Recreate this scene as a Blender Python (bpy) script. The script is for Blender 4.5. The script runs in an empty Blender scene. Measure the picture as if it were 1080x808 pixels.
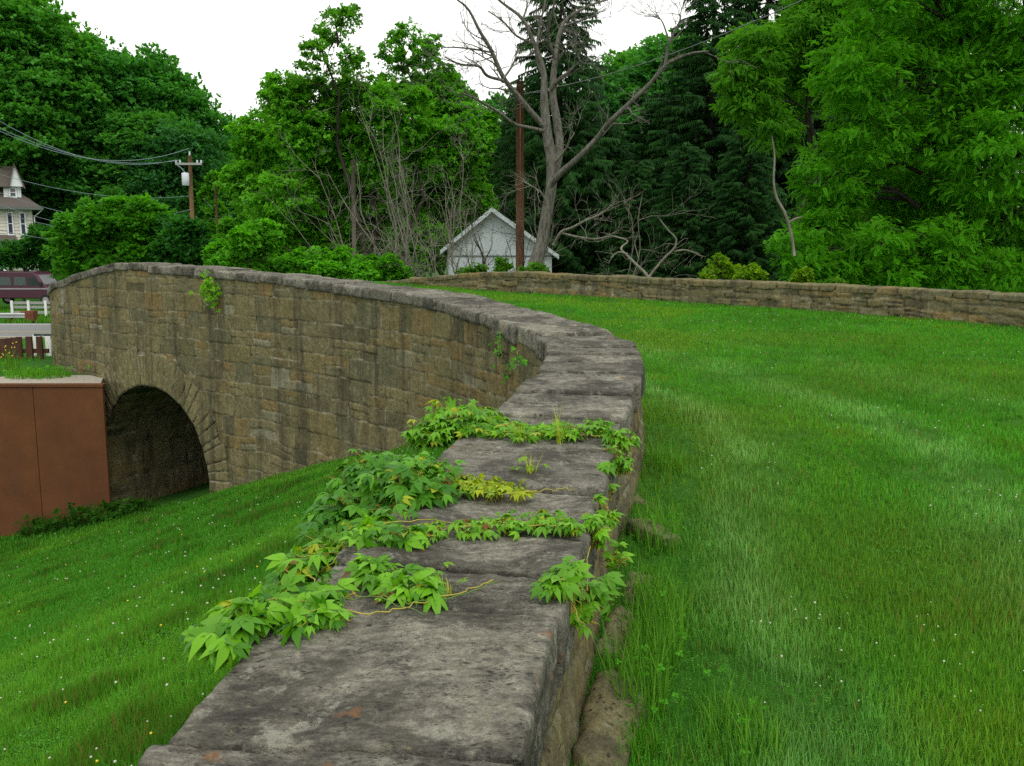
import bpy, math, random
import numpy as np
from mathutils import Vector
random.seed(5)
R0 = np.random.default_rng(11)
sc = bpy.context.scene
col = sc.collection
# ------------------------------------------------------------------ camera
FPX = 950.0
PT = math.atan(139 / FPX)
CP, SP = math.cos(PT), math.sin(PT)
def at(px, py, Y):
    u = px - 540.0; v = 404.0 - py
    y = FPX * CP + v * SP; z = -FPX * SP + v * CP
    return np.array([u / y * Y, Y, z / y * Y])
cd = bpy.data.cameras.new('camera'); cam = bpy.data.objects.new('camera', cd); col.objects.link(cam)
cd.sensor_width = 36.0; cd.lens = FPX / 1080 * 36; cd.clip_start = 0.05; cd.clip_end = 3000
cam.location = (0, 0, 0); cam.rotation_euler = (math.pi / 2 - PT, 0, 0)
sc.camera = cam
# ------------------------------------------------------------------ numeric helpers
def _h(i, j, k, seed):
    n = (i * 374761393 + j * 668265263 + k * 2147483647 + seed * 974634777) & 0xffffffff
    n = ((n ^ (n >> 13)) * 1274126177) & 0xffffffff
    n = ((n ^ (n >> 16)) * 2246822519) & 0xffffffff
    return ((n ^ (n >> 15)) & 0xffffff) / float(0xffffff)
def vnoise(p, scale=1.0, seed=0):
    p = np.asarray(p, float) * scale + 1000.0
    i = np.floor(p).astype(np.int64); f = p - i; f = f * f * (3 - 2 * f)
    r = 0
    for a in (0, 1):
        wa = f[:, 0] if a else 1 - f[:, 0]
        for b in (0, 1):
            wb = f[:, 1] if b else 1 - f[:, 1]
            for c in (0, 1):
                wc = f[:, 2] if c else 1 - f[:, 2]
                r = r + wa * wb * wc * _h(i[:, 0] + a, i[:, 1] + b, i[:, 2] + c, seed)
    return r * 2 - 1
def fbm(p, scale=1.0, seed=0, o=4, g=.5):
    t = 0; a = 1
    for k in range(o):
        t = t + a * vnoise(p, scale * 2 ** k, seed + k * 7); a *= g
    return t
def sstep(a, b, x):
    t = np.clip((x - a) / (b - a), 0, 1); return t * t * (3 - 2 * t)
def catmull(P, n=12):
    P = np.asarray(P, float); out = []
    Q = np.vstack([2 * P[0] - P[1], P, 2 * P[-1] - P[-2]])
    for i in range(1, len(Q) - 2):
        a, b, c, d = Q[i - 1], Q[i], Q[i + 1], Q[i + 2]
        for t in np.linspace(0, 1, n, endpoint=False):
            out.append(.5 * (2 * b + (c - a) * t + (2 * a - 5 * b + 4 * c - d) * t * t + (3 * b - a - 3 * c + d) * t ** 3))
    out.append(P[-1]); return np.array(out)
# ------------------------------------------------------------------ object helpers
def tagp(o, label=None, cat=None, group=None, kind=None):
    if label: o['label'] = label
    if cat: o['category'] = cat
    if group: o['group'] = group
    if kind: o['kind'] = kind
    return o
def empty(name, loc, label, cat, group=None, rz=0):
    o = bpy.data.objects.new(name, None); col.objects.link(o)
    o.location = tuple(float(a) for a in loc); o.rotation_euler = (0, 0, rz); o.empty_display_size = .2
    return tagp(o, label, cat, group)
def mesh(name, V, F, mat, parent=None, smooth=False, attrs=None, fcol=None):
    """V (n,3); F (m,3) or (m,4) int array or list of faces"""
    V = np.asarray(V, np.float32)
    me = bpy.data.meshes.new(name)
    if isinstance(F, np.ndarray):
        k = F.shape[1]; m = len(F)
        me.vertices.add(len(V)); me.vertices.foreach_set('co', V.ravel())
        me.loops.add(m * k); me.loops.foreach_set('vertex_index', F.astype(np.int32).ravel())
        me.polygons.add(m); me.polygons.foreach_set('loop_start', np.arange(0, m * k, k, dtype=np.int32))
        me.update(calc_edges=True)
    else:
        me.from_pydata([tuple(map(float, v)) for v in V], [], F); me.update()
    if smooth: me.polygons.foreach_set('use_smooth', np.ones(len(me.polygons), bool))
    if attrs:
        for an, (typ, val) in attrs.items():
            A = me.attributes.new(an, typ, 'POINT')
            if typ == 'FLOAT': A.data.foreach_set('value', np.asarray(val, np.float32))
            else:
                c4 = np.ones((len(V), 4), np.float32); c4[:, :3] = val
                A.data.foreach_set('color', c4.ravel())
    me.materials.append(mat)
    o = bpy.data.objects.new(name, me); col.objects.link(o)
    if parent is not None: o.parent = parent
    return o
class MB:
    """collects simple shapes into one mesh"""
    def __init__(s): s.V = []; s.F = []
    def add(s, v, f):
        b = len(s.V); s.V += [tuple(map(float, x)) for x in v]; s.F += [tuple(b + i for i in q) for q in f]; return s
    def box(s, x0, x1, y0, y1, z0, z1):
        return s.add([(x0, y0, z0), (x1, y0, z0), (x1, y1, z0), (x0, y1, z0), (x0, y0, z1), (x1, y0, z1), (x1, y1, z1), (x0, y1, z1)],
                     [(0, 3, 2, 1), (4, 5, 6, 7), (0, 1, 5, 4), (1, 2, 6, 5), (2, 3, 7, 6), (3, 0, 4, 7)])
    def prism(s, poly, y0, y1, axis='y'):
        n = len(poly)
        if axis == 'y': v = [(a, y0, b) for a, b in poly] + [(a, y1, b) for a, b in poly]
        elif axis == 'x': v = [(y0, a, b) for a, b in poly] + [(y1, a, b) for a, b in poly]
        else: v = [(a, b, y0) for a, b in poly] + [(a, b, y1) for a, b in poly]
        return s.add(v, [tuple(range(n)), tuple(range(2 * n - 1, n - 1, -1))] + [(i, i + n, (i + 1) % n + n, (i + 1) % n) for i in range(n)])
    def tube(s, pts, rad, n=8):
        pts = [Vector(tuple(map(float, p))) for p in pts]
        if not hasattr(rad, '__len__'): rad = [rad] * len(pts)
        b = len(s.V)
        up = Vector((.13, .21, 1)).normalized()
        for i, p in enumerate(pts):
            t = (pts[min(i + 1, len(pts) - 1)] - pts[max(i - 1, 0)]).normalized()
            if abs(t.dot(up)) > .95: up = Vector((1, .2, .1)).normalized()
            a = t.cross(up).normalized(); c = t.cross(a).normalized()
            for k in range(n):
                an = 2 * math.pi * k / n
                q = p + (a * math.cos(an) + c * math.sin(an)) * rad[i]
                s.V.append(tuple(q))
        for i in range(len(pts) - 1):
            for k in range(n):
                s.F.append((b + i * n + k, b + i * n + (k + 1) % n, b + (i + 1) * n + (k + 1) % n, b + (i + 1) * n + k))
        s.F.append(tuple(b + k for k in range(n))); s.F.append(tuple(b + (len(pts) - 1) * n + k for k in reversed(range(n))))
        return s
    def build(s, name, mat, parent=None, smooth=False, bevel=0):
        o = mesh(name, np.array(s.V), s.F, mat, parent, smooth)
        if bevel:
            m = o.modifiers.new('b', 'BEVEL'); m.width = bevel; m.segments = 2; m.limit_method = 'ANGLE'
        return o
def grid_faces(nu, nv):
    i = np.arange(nu - 1)[:, None] * nv + np.arange(nv - 1)[None, :]
    i = i.ravel()
    return np.stack([i, i + nv, i + nv + 1, i + 1], 1)
# ------------------------------------------------------------------ materials
def newmat(name):
    m = bpy.data.materials.new(name); m.use_nodes = True
    nt = m.node_tree; nt.nodes.clear(); return m, nt
class NT:
    def __init__(s, nt): s.nt = nt
    def n(s, t, **kw):
        x = s.nt.nodes.new(t)
        for k, v in kw.items():
            if k.startswith('i_'):
                x.inputs[k[2:].replace('_', ' ')].default_value = v
            else: setattr(x, k, v)
        return x
    def l(s, a, b): s.nt.links.new(a, b)
    def coord(s, scale=(1, 1, 1)):
        g = s.n('ShaderNodeNewGeometry'); mp = s.n('ShaderNodeMapping'); mp.inputs['Scale'].default_value = scale
        s.l(g.outputs['Position'], mp.inputs['Vector']); return mp.outputs[0]
    def ocoord(s, scale=(1, 1, 1)):
        g = s.n('ShaderNodeTexCoord'); mp = s.n('ShaderNodeMapping'); mp.inputs['Scale'].default_value = scale
        s.l(g.outputs['Object'], mp.inputs['Vector']); return mp.outputs[0]
    def noise(s, vec, scale, detail=4, rough=.6, dist=0):
        x = s.n('ShaderNodeTexNoise'); x.inputs['Scale'].default_value = scale; x.inputs['Detail'].default_value = detail
        x.inputs['Roughness'].default_value = rough; x.inputs['Distortion'].default_value = dist
        s.l(vec, x.inputs['Vector']); return x.outputs['Fac']
    def ramp(s, fac, stops, interp='LINEAR'):
        r = s.n('ShaderNodeValToRGB'); r.color_ramp.interpolation = interp
        e = r.color_ramp.elements
        while len(e) < len(stops): e.new(.5)
        for q, (p, c) in zip(e, stops):
            q.position = p; q.color = (c, c, c, 1) if not hasattr(c, '__len__') else (*c, 1)
        s.l(fac, r.inputs[0]); return r.outputs[0]
    def mix(s, f, a, b, mode='MIX'):
        m = s.n('ShaderNodeMix'); m.data_type = 'RGBA'; m.blend_type = mode
        for inp, v in ((m.inputs[0], f), (m.inputs[6], a), (m.inputs[7], b)):
            if hasattr(v, 'is_linked') or hasattr(v, 'node'): s.l(v, inp)
            elif inp == m.inputs[0]: inp.default_value = v
            else: inp.default_value = (*v, 1) if len(v) == 3 else v
        return m.outputs[2]
    def math(s, op, a, b=0.0):
        m = s.n('ShaderNodeMath', operation=op)
        for inp, v in ((m.inputs[0], a), (m.inputs[1], b)):
            if hasattr(v, 'node'): s.l(v, inp)
            else: inp.default_value = v
        return m.outputs[0]
    def bump(s, h, strength=.3, dist=.01):
        b = s.n('ShaderNodeBump'); b.inputs['Strength'].default_value = strength; b.inputs['Distance'].default_value = dist
        s.l(h, b.inputs['Height']); return b.outputs[0]
    def attr(s, name, out='Fac'):
        a = s.n('ShaderNodeAttribute', attribute_name=name); return a.outputs[out]
    def out(s, color, rough=.8, normal=None, spec=.3, metal=0):
        p = s.n('ShaderNodeBsdfPrincipled'); o = s.n('ShaderNodeOutputMaterial')
        for inp, v in ((p.inputs['Base Color'], color), (p.inputs['Roughness'], rough)):
            if hasattr(v, 'node'): s.l(v, inp)
            else: inp.default_value = (*v, 1) if hasattr(v, '__len__') else v
        p.inputs['Specular IOR Level'].default_value = spec; p.inputs['Metallic'].default_value = metal
        if normal is not None: s.l(normal, p.inputs['Normal'])
        s.l(p.outputs[0], o.inputs[0]); return p
def plain(name, c, rough=.6, var=.25, scale=8, bump=.15, metal=0, spec=.3, stretch=(1, 1, 1)):
    m, nt = newmat(name); N = NT(nt)
    v = N.coord(stretch); f = N.noise(v, scale, 5)
    a = tuple(x * (1 - var) for x in c); b = tuple(min(1, x * (1 + var)) for x in c)
    N.out(N.ramp(f, [(.3, a), (.7, b)]), rough, N.bump(N.noise(v, scale * 5, 3), bump, .005), spec, metal)
    return m
def leafmat(name, trans=.35, rough=.5, spec=.25, gain=(1.1, 1.12, .55)):
    m, nt = newmat(name); N = NT(nt)
    c = N.mix(1.0, N.attr('Col', 'Color'), gain, 'MULTIPLY')
    p = N.n('ShaderNodeBsdfPrincipled'); N.l(c, p.inputs['Base Color']); p.inputs['Roughness'].default_value = rough
    p.inputs['Specular IOR Level'].default_value = spec
    t = N.n('ShaderNodeBsdfTranslucent')
    cc = N.mix(1.0, c, (1.25, 1.3, .5), 'MULTIPLY'); N.l(cc, t.inputs[0])
    ms = N.n('ShaderNodeMixShader'); ms.inputs[0].default_value = trans
    N.l(p.outputs[0], ms.inputs[1]); N.l(t.outputs[0], ms.inputs[2])
    o = N.n('ShaderNodeOutputMaterial'); N.l(ms.outputs[0], o.inputs[0]); return m
M = {}
M['leaf'] = leafmat('foliage', .5, .6, .1, (1.85, 2.15, 1.1))
M['needle'] = leafmat('needles', .15, .6, .1, (.95, 1.15, .7))
M['grass'] = leafmat('grass_blade', .35, .6, .1, (1.62, 1.58, 1.0))
M['creeper'] = leafmat('creeper_leaf', .35, .42, .25, (1.3, 1.28, .42))
def mat_wall():
    m, nt = newmat('old_sandstone'); N = NT(nt)
    st = N.attr('stone'); jt = N.attr('joint')
    v = N.coord()
    c = N.ramp(st, [(0, (.10, .09, .05)), (.2, (.15, .135, .07)), (.4, (.19, .165, .08)), (.6, (.13, .125, .072)), (.78, (.175, .145, .066)), (.92, (.195, .14, .058)), (.96, (.18, .17, .105)), (1, (.26, .245, .17))])
    n1 = N.noise(v, 1.6, 6, .65); n2 = N.noise(v, 22, 7, .75); n3 = N.noise(v, 110, 4, .7)
    c = N.mix(.85, c, N.ramp(n2, [(.25, .4), (.5, .95), (.75, 1.7)]), 'MULTIPLY')
    c = N.mix(.75, c, N.ramp(n3, [(.3, .5), (.7, 1.5)]), 'MULTIPLY')
    c = N.mix(N.ramp(n1, [(.42, 0.), (.66, .5)]), c, (.085, .088, .038))
    c = N.mix(N.ramp(N.noise(N.coord((1, 1, .6)), 2.7, 5, .6), [(.6, 0.), (.7, .4)]), c, (.17, .10, .038))
    n4 = N.noise(N.coord((1, 1, .8)), 12, 9, .85)
    c = N.mix(N.ramp(n4, [(.56, 0.), (.66, .7)]), c, (.27, .26, .205))
    s1 = N.noise(N.coord((3.6, 3.6, .25)), 1.5, 5, .65)
    c = N.mix(N.ramp(s1, [(.5, 0.), (.64, .6)]), c, (.034, .031, .024))
    s2 = N.noise(N.coord((11, 11, .5)), 1.3, 3, .5)
    c = N.mix(N.ramp(s2, [(.56, 0.), (.72, .3)]), c, (.042, .038, .028))
    mc = N.ramp(N.noise(v, 5, 5), [(.42, (.025, .022, .016)), (.5, (.12, .11, .075)), (.58, (.30, .285, .215))])
    c = N.mix(N.math('MULTIPLY', jt, .9), c, mc)
    pv = N.n('ShaderNodeTexVoronoi'); pv.inputs['Scale'].default_value = 42; N.l(v, pv.inputs['Vector'])
    pit = N.math('MULTIPLY', N.ramp(pv.outputs['Distance'], [(.1, 1.), (.3, 0.)]), N.ramp(N.noise(v, 8, 4), [(.47, 0.), (.56, 1.)]))
    c = N.mix(N.math('MULTIPLY', pit, .8), c, (.022, .02, .015))
    h = N.math('SUBTRACT', N.math('ADD', n2, N.math('MULTIPLY', n3, .5)), N.math('MULTIPLY', pit, .6))
    N.out(c, .92, N.bump(h, .8, .014), .12); return m
def mat_coping():
    m, nt = newmat('weathered_coping_stone'); N = NT(nt); tone = N.attr('stone')
    v = N.coord((1, 1, 1)); vw = N.coord((1.0, 3.4, 2.4))
    n1 = N.noise(v, 3.0, 7, .68, .4); n2 = N.noise(vw, 16, 8, .75, .6); n3 = N.noise(v, 120, 4, .7); n5 = N.noise(v, 42, 6, .75)
    c = N.ramp(n1, [(.32, (.05, .048, .041)), (.45, (.10, .097, .082)), (.55, (.21, .205, .178)), (.68, (.15, .14, .11))])
    c = N.mix(.8, c, N.ramp(n2, [(.3, .3), (.47, .8), (.62, 1.35), (.8, 1.9)]), 'MULTIPLY')
    c = N.mix(.65, c, N.ramp(n5, [(.3, .4), (.6, 1.15), (.8, 1.8)]), 'MULTIPLY')
    c = N.mix(.5, c, N.ramp(n3, [(.25, .5), (.75, 1.5)]), 'MULTIPLY')
    # black lichen spots
    vo = N.n('ShaderNodeTexVoronoi'); vo.inputs['Scale'].default_value = 34; N.l(N.coord((1, 1.8, 1)), vo.inputs['Vector'])
    k = N.math('MULTIPLY', N.ramp(vo.outputs['Distance'], [(.16, 1.), (.34, 0.)]), N.ramp(N.noise(v, 7, 4), [(.5, 0.), (.6, .85)]))
    c = N.mix(k, c, (.016, .015, .015))
    # brown iron patches and pale lichen
    c = N.mix(N.ramp(N.noise(v, 6.5, 3, .5), [(.68, 0.), (.73, .7)]), c, (.26, .115, .04))
    c = N.mix(N.ramp(N.noise(v, 10, 8, .78), [(.55, 0.), (.63, .72)]), c, (.29, .29, .255))
    c = N.mix(N.ramp(N.noise(v, 55, 3, .6), [(.66, 0.), (.73, .6)]), c, (.22, .21, .10))
    c = N.mix(N.ramp(N.noise(N.coord((1, 1.6, 1)), 8, 7, .8), [(.54, 0.), (.64, .75)]), c, (.035, .033, .031))
    c = N.mix(1.0, c, N.ramp(tone, [(0, (.68, .67, .61)), (.5, (1.04, 1.03, .95)), (1, (1.36, 1.34, 1.2))]), 'MULTIPLY')
    v2 = N.n('ShaderNodeTexVoronoi'); v2.inputs['Scale'].default_value = 75; N.l(N.coord((1, 2.2, 1)), v2.inputs['Vector'])
    pit = N.math('MULTIPLY', N.ramp(v2.outputs['Distance'], [(.12, 1.), (.3, 0.)]), N.ramp(N.noise(v, 15, 4), [(.48, 0.), (.56, 1.)]))
    c = N.mix(N.math('MULTIPLY', pit, .7), c, (.02, .019, .017))
    n6 = N.noise(N.coord((1, 2.2, 1)), 240, 4, .75); c = N.mix(.6, c, N.ramp(n6, [(.3, .45), (.7, 1.6)]), 'MULTIPLY')
    h = N.math('SUBTRACT', N.math('ADD', N.math('MULTIPLY', n2, .7), N.math('ADD', N.math('MULTIPLY', n6, .3), N.math('MULTIPLY', n5, .7))), N.math('MULTIPLY', pit, .5))
    N.out(c, .88, N.bump(h, 1.0, .014), .2); return m
def mat_ground(name, g1, g2, soil):
    m, nt = newmat(name); N = NT(nt); v = N.coord()
    n1 = N.noise(v, .9, 6, .6); n2 = N.noise(v, 12, 6, .7); n3 = N.noise(v, 90, 4, .7)
    c = N.mix(N.ramp(n1, [(.35, 0.), (.65, 1.)]), g1, g2)
    c = N.mix(.8, c, N.ramp(n3, [(.25, .35), (.75, 1.6)]), 'MULTIPLY')
    c = N.mix(N.ramp(n2, [(.6, 0.), (.72, .8)]), c, soil)
    N.out(c, .95, N.bump(n3, .8, .02), .1); return m
def mat_bark(name, c1, c2, sc_=10):
    m, nt = newmat(name); N = NT(nt)
    a = N.noise(N.coord((1, 1, .25)), sc_, 6, .7)
    c = N.ramp(a, [(.3, c1), (.65, c2)])
    N.out(c, .9, N.bump(a, .8, .03), .15); return m
M['wall'] = mat_wall(); M['coping'] = mat_coping()
M['lawn'] = mat_ground('lawn_soil', (.03, .12, .01), (.045, .14, .012), (.08, .075, .03))
M['bank'] = mat_ground('bank_soil', (.025, .10, .01), (.035, .12, .012), (.05, .07, .015))
M['bark'] = mat_bark('dark_bark', (.015, .013, .010), (.05, .044, .035))
M['deadwood'] = mat_bark('dead_grey_bark', (.035, .033, .027), (.185, .18, .15), 16)
M['twig'] = mat_bark('grey_twig', (.085, .082, .062), (.22, .215, .165))
M['pole'] = mat_bark('creosoted_pole', (.05, .028, .017), (.15, .075, .04), 14)
M['pole2'] = mat_bark('weathered_pole', (.16, .085, .05), (.33, .19, .11), 14)
def mat_rust():
    m, nt = newmat('weathering_steel'); N = NT(nt); v = N.coord()
    a = N.noise(v, 1.6, 6, .65); b = N.noise(N.coord((8, 8, .6)), 1.4, 4, .6); d = N.noise(v, 60, 5, .7); e = N.noise(v, 7, 6, .7)
    c = N.ramp(a, [(.3, (.078, .030, .011)), (.7, (.13, .049, .016))])
    c = N.mix(N.ramp(b, [(.45, 0.), (.75, .55)]), c, (.085, .038, .02))
    c = N.mix(N.ramp(e, [(.5, 0.), (.75, .35)]), c, (.15, .06, .022))
    c = N.mix(.45, c, N.ramp(d, [(.3, .65), (.7, 1.35)]), 'MULTIPLY')
    N.out(c, .82, N.bump(d, .25, .004), .25); return m
M['rust'] = mat_rust()
M['rust_plain'] = plain('rusty_metal', (.14, .045, .02), .8, .35, 20)
M['palings'] = plain('dark_rusty_palings', (.06, .026, .016), .85, .4, 6, stretch=(1, 1, .3))
M['galv'] = plain('galvanised_steel', (.42, .44, .44), .45, .12, 6, metal=.4)
M['grey_rail'] = plain('grey_weathered_rail', (.28, .30, .27), .8, .2, 12)
M['white'] = plain('white_paint', (.72, .73, .70), .6, .08, 10)
M['clap'] = plain('cream_clapboard', (.60, .585, .50), .7, .12, 3)
M['garage'] = plain('pale_white_siding', (.42, .48, .49), .6, .06, 2)
M['shingle'] = plain('brown_grey_shingles', (.095, .08, .07), .9, .25, 14)
M['trim'] = plain('white_trim', (.66, .70, .70), .6, .08, 5)
M['gutter'] = plain('green_grey_gutter', (.10, .13, .11), .5, .1, 5)
M['shutter'] = plain('dark_blue_shutter', (.03, .035, .06), .6, .2, 10)
M['glass'] = plain('dark_window_glass', (.025, .035, .04), .08, .2, 2, 0, spec=.6)
M['sheer'] = plain('grey_window_glass', (.06, .08, .085), .12, .3, 9, 0, spec=.6)
M['maroon'] = plain('maroon_car_paint', (.05, .009, .024), .28, .06, 2, 0, spec=.5)
M['silver'] = plain('silver_trim', (.32, .30, .33), .35, .05, 3, 0, metal=.5)
M['rubber'] = plain('black_rubber', (.02, .02, .02), .8, .2, 20)
M['redlamp'] = plain('red_lens', (.35, .01, .01), .3, .1, 20, 0)
M['hublamp'] = plain('clear_lens', (.6, .6, .6), .2, .1, 20, 0)
M['asphalt'] = plain('pale_asphalt', (.17, .175, .175), .9, .12, 3)
M['yellow'] = plain('yellow_line', (.5, .36, .06), .8, .2, 12)
M['wire'] = plain('power_wire', (.16, .22, .24), .5, .1, 2, 0)
M['wireblack'] = plain('aged_wire', (.10, .12, .115), .5, .1, 2, 0)
M['ceramic'] = plain('grey_transformer', (.50, .55, .58), .4, .06, 4, 0)
M['stem'] = plain('yellow_vine_stem', (.30, .26, .04), .6, .3, 30)
M['stemgreen'] = plain('green_stem', (.09, .17, .03), .6, .3, 30)
M['petal'] = plain('clover_petal', (.46, .47, .38), .7, .1, 50)
M['petaly'] = plain('yellow_petal', (.65, .50, .04), .7, .1, 50)
M['gravel'] = plain('pale_grit', (.30, .27, .22), .95, .3, 40)
M['rock'] = M['coping']
# ------------------------------------------------------------------ the near parapet's line
ctrl = [(-.36, -5), (-.35, -3), (-.34, -1), (-.32, .4), (-.295, 1.35), (-.25, 1.73), (-.19, 2.06), (-.09, 2.5), (.045, 3.3), (.23, 4.1), (.39, 4.85),
        (.47, 5.25), (.515, 5.7), (.48, 6.3), (.285, 7.0), (.02, 7.75), (-.365, 8.5), (-.75, 9.18), (-1.18, 9.71), (-2.5, 11.01),
        (-3.95, 12.24), (-5.61, 13.44), (-6.55, 14.28), (-7.42, 15.2), (-7.95, 16.2), (-8.1, 17.3), (-8.1, 19), (-8.1, 20.5)]
A = catmull(ctrl, 16)
def resample(P, step):
    d = np.r_[0, np.cumsum(np.linalg.norm(np.diff(P, axis=0), axis=1))]
    s = np.arange(0, d[-1], step)
    return s, np.stack([np.interp(s, d, P[:, i]) for i in range(P.shape[1])], 1)
AS, AP = resample(A, .02)
k = np.hanning(27); k /= k.sum()
pad = 13
for i in range(2):
    q = np.r_[AP[0, i] + (np.arange(-pad, 0)) * (AP[1, i] - AP[0, i]), AP[:, i], AP[-1, i] + np.arange(1, pad + 1) * (AP[-1, i] - AP[-2, i])]
    AP[:, i] = np.convolve(q, k, 'valid')
T = np.gradient(AP, axis=0); T /= np.linalg.norm(T, axis=1)[:, None]
AN = np.stack([-T[:, 1], T[:, 0]], 1)      # left-hand normal = valley side
def s_of(x, y): return AS[np.argmin((AP[:, 0] - x) ** 2 + (AP[:, 1] - y) ** 2)]
sz = [(-5, -.95), (0, -.86), (1.35, -.822), (1.93, -.801), (3, -.764), (4, -.729), (5.1, -.668), (6.26, -.602), (7.45, -.536), (8.35, -.486), (9.1, -.432),
      (9.7, -.394), (11.0, -.315), (12.24, -.225), (13.3, -.163), (13.44, -.163), (15.2, -.545), (16.2, -.78), (17.3, -1.02), (20.5, -1.75)]
ZS = np.interp(AP[:, 1], [a for a, b in sz], [b for a, b in sz])
def ztop(s): return np.interp(s, AS, ZS)
def apos(s, off):
    """point at arc length s, off metres to the valley side"""
    x = np.interp(s, AS, AP[:, 0]); y = np.interp(s, AS, AP[:, 1]); nx = np.interp(s, AS, AN[:, 0]); ny = np.interp(s, AS, AN[:, 1])
    l = np.hypot(nx, ny); return x + nx / l * off, y + ny / l * off
def sdist(X, Y, P):
    """signed distance, + on the left of the direction of travel"""
    P = P[::1]; best = np.full(X.shape, 1e9); sg = np.zeros(X.shape)
    for i in range(len(P) - 1):
        ax, ay = P[i]; dx, dy = P[i + 1] - P[i]; L = dx * dx + dy * dy
        t = np.clip(((X - ax) * dx + (Y - ay) * dy) / L, 0, 1)
        qx = X - ax - t * dx; qy = Y - ay - t * dy; d = np.hypot(qx, qy)
        m = d < best; best = np.where(m, d, best)
        sg = np.where(m, np.sign(dx * qy - dy * qx), sg)
    return best * sg
AC = AP[::12]
# far parapet
bp = [(1330, 326, 9.6), (1200, 317, 10.8), (1080, 310, 12), (900, 301, 13.8), (760, 296, 15.5), (640, 291, 17), (530, 287, 18.5), (450, 293, 20.2), (400, 299, 21.8)]
BPT = np.array([at(*p) for p in bp]); BPT = np.vstack([BPT, [BPT[-1] + np.array([-2.6, 2.0, -.35])], [BPT[-1] + np.array([-5.0, 4.6, -1.0])]])
Bc = catmull(BPT, 12); BS, BP3 = resample(Bc, .03)
BCo = BP3[::10, :2]
# ------------------------------------------------------------------ terrain functions
def lawn_z(x, y):
    z = -1.335 + .0285 * np.clip(y, -2, 22)
    z = z + .02 * vnoise(np.stack([x, y, 0 * x], -1).reshape(-1, 3), .8, 3).reshape(np.shape(x))
    z = z + .05 * sstep(1.6, 0, np.abs(x - 3.4 - .1 * y)) * 0
    return z
def low_z(x, y):
    P = np.stack([x, y, 0 * x], -1).reshape(-1, 3)
    pl = -.666 + .3347 * np.minimum(x, .2) - .1082 * np.clip(y, 0, 40)
    right = sdist(x, y, AC)
    pl = pl - 1.1 * sstep(.05, -.25, right) * sstep(-3.6, -2.6, x)
    fl = -4.36 + .3 * sstep(20, 45, y)
    k_ = .35
    z = np.logaddexp(pl / k_, fl / k_) * k_
    z = z + .035 * vnoise(P, .9, 9).reshape(np.shape(x)) + .012 * vnoise(P, 3.1, 19).reshape(np.shape(x))
    hill = sstep(62, 110, y) * np.clip((-x - .28 * y - 6) * .62, 0, 46)
    hill = hill + np.clip((y - 120) * .10, 0, 60) * 1.0
    hill = hill + sstep(55, 110, y) * np.clip((x - 5) * .12, 0, 8)
    return z + hill
# ------------------------------------------------------------------ setting: ground sheets
xs = np.unique(np.round(np.r_[-1500, -800, -500, -300, -220, np.arange(-160, -40, 6), np.arange(-40, -14, 1.2), np.arange(-14, 3, .11), np.arange(3, 20, 1), np.arange(20, 90, 6), 140, 220, 400, 800, 1500], 3))
ys = np.unique(np.round(np.r_[-300, -100, -40, np.arange(-20, -2, 1), np.arange(-2, 15.5, .11), np.arange(15.5, 50, 1), np.arange(50, 160, 5), np.arange(160, 400, 20), 500, 800, 1500, 2500], 3))
X, Y = np.meshgrid(xs, ys, indexing='ij')
Z = low_z(X, Y)
tagp(mesh('ground', np.stack([X, Y, Z], -1).reshape(-1, 3), grid_faces(len(xs), len(ys)), M['bank'], smooth=True), kind='structure')
def masked_grid(name, x0, x1, y0, y1, step, zf, maskf, mat):
    xs = np.arange(x0, x1, step); ys = np.arange(y0, y1, step)
    X, Y = np.meshgrid(xs, ys, indexing='ij'); Z = zf(X, Y); F = grid_faces(len(xs), len(ys))
    m = maskf(X, Y).ravel(); F = F[m[F].all(1)]
    used = np.unique(F); mp = np.full(X.size, -1); mp[used] = np.arange(len(used))
    return tagp(mesh(name, np.stack([X, Y, Z], -1).reshape(-1, 3)[used], mp[F], mat, smooth=True), kind='structure')
def on_lawn(X, Y, ia=.12, ib=.1):
    return (sdist(X, Y, AC) < -ia) & (sdist(X, Y, BCo) > ib)
masked_grid('lawn_ground', -9, 13, -6, 26, .11, lawn_z, lambda x, y: on_lawn(x, y, .08, 0.0), M['lawn'])
# grass ledge behind the steel retaining wall, falling away to the road
def ledge_z(x, y):
    return -1.90 - .07 * sstep(13.9, 13.6, y) - .06 * sstep(13, 16, y) - 2.15 * sstep(19, 38, y) + .03 * vnoise(np.stack([x, y, 0 * x], -1).reshape(-1, 3), 1.1, 4).reshape(np.shape(x))
masked_grid('ledge_ground', -40, -5.9, 12.93, 42, .12, ledge_z, lambda x, y: (sdist(x, y, AC) > .1) & (x < -6.05 - .44 * (y - 12.93)), M['bank'])
# road with its markings
def strip(name, y0, y1, x0, x1, z, mat):
    V = [(x0, y0, z), (x1, y0, z), (x1, y1, z), (x0, y1, z)]
    return tagp(mesh(name, V, [(0, 1, 2, 3)], mat), kind='structure')
RZ = -4.0
rd = MB().box(-140, 30, 42.2, 50.4, RZ - .5, RZ); tagp(rd.build('road', M['asphalt']), kind='structure')
strip('road_edge_line', 49.7, 49.85, -140, 30, RZ + .005, M['white'])
strip('road_centre_line', 45.0, 45.15, -140, 30, RZ + .005, M['yellow'])
tagp(MB().box(-140, 30, 42.18, 42.6, RZ - .4, RZ + .01).build('road_shoulder', M['gravel']), kind='structure')
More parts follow.
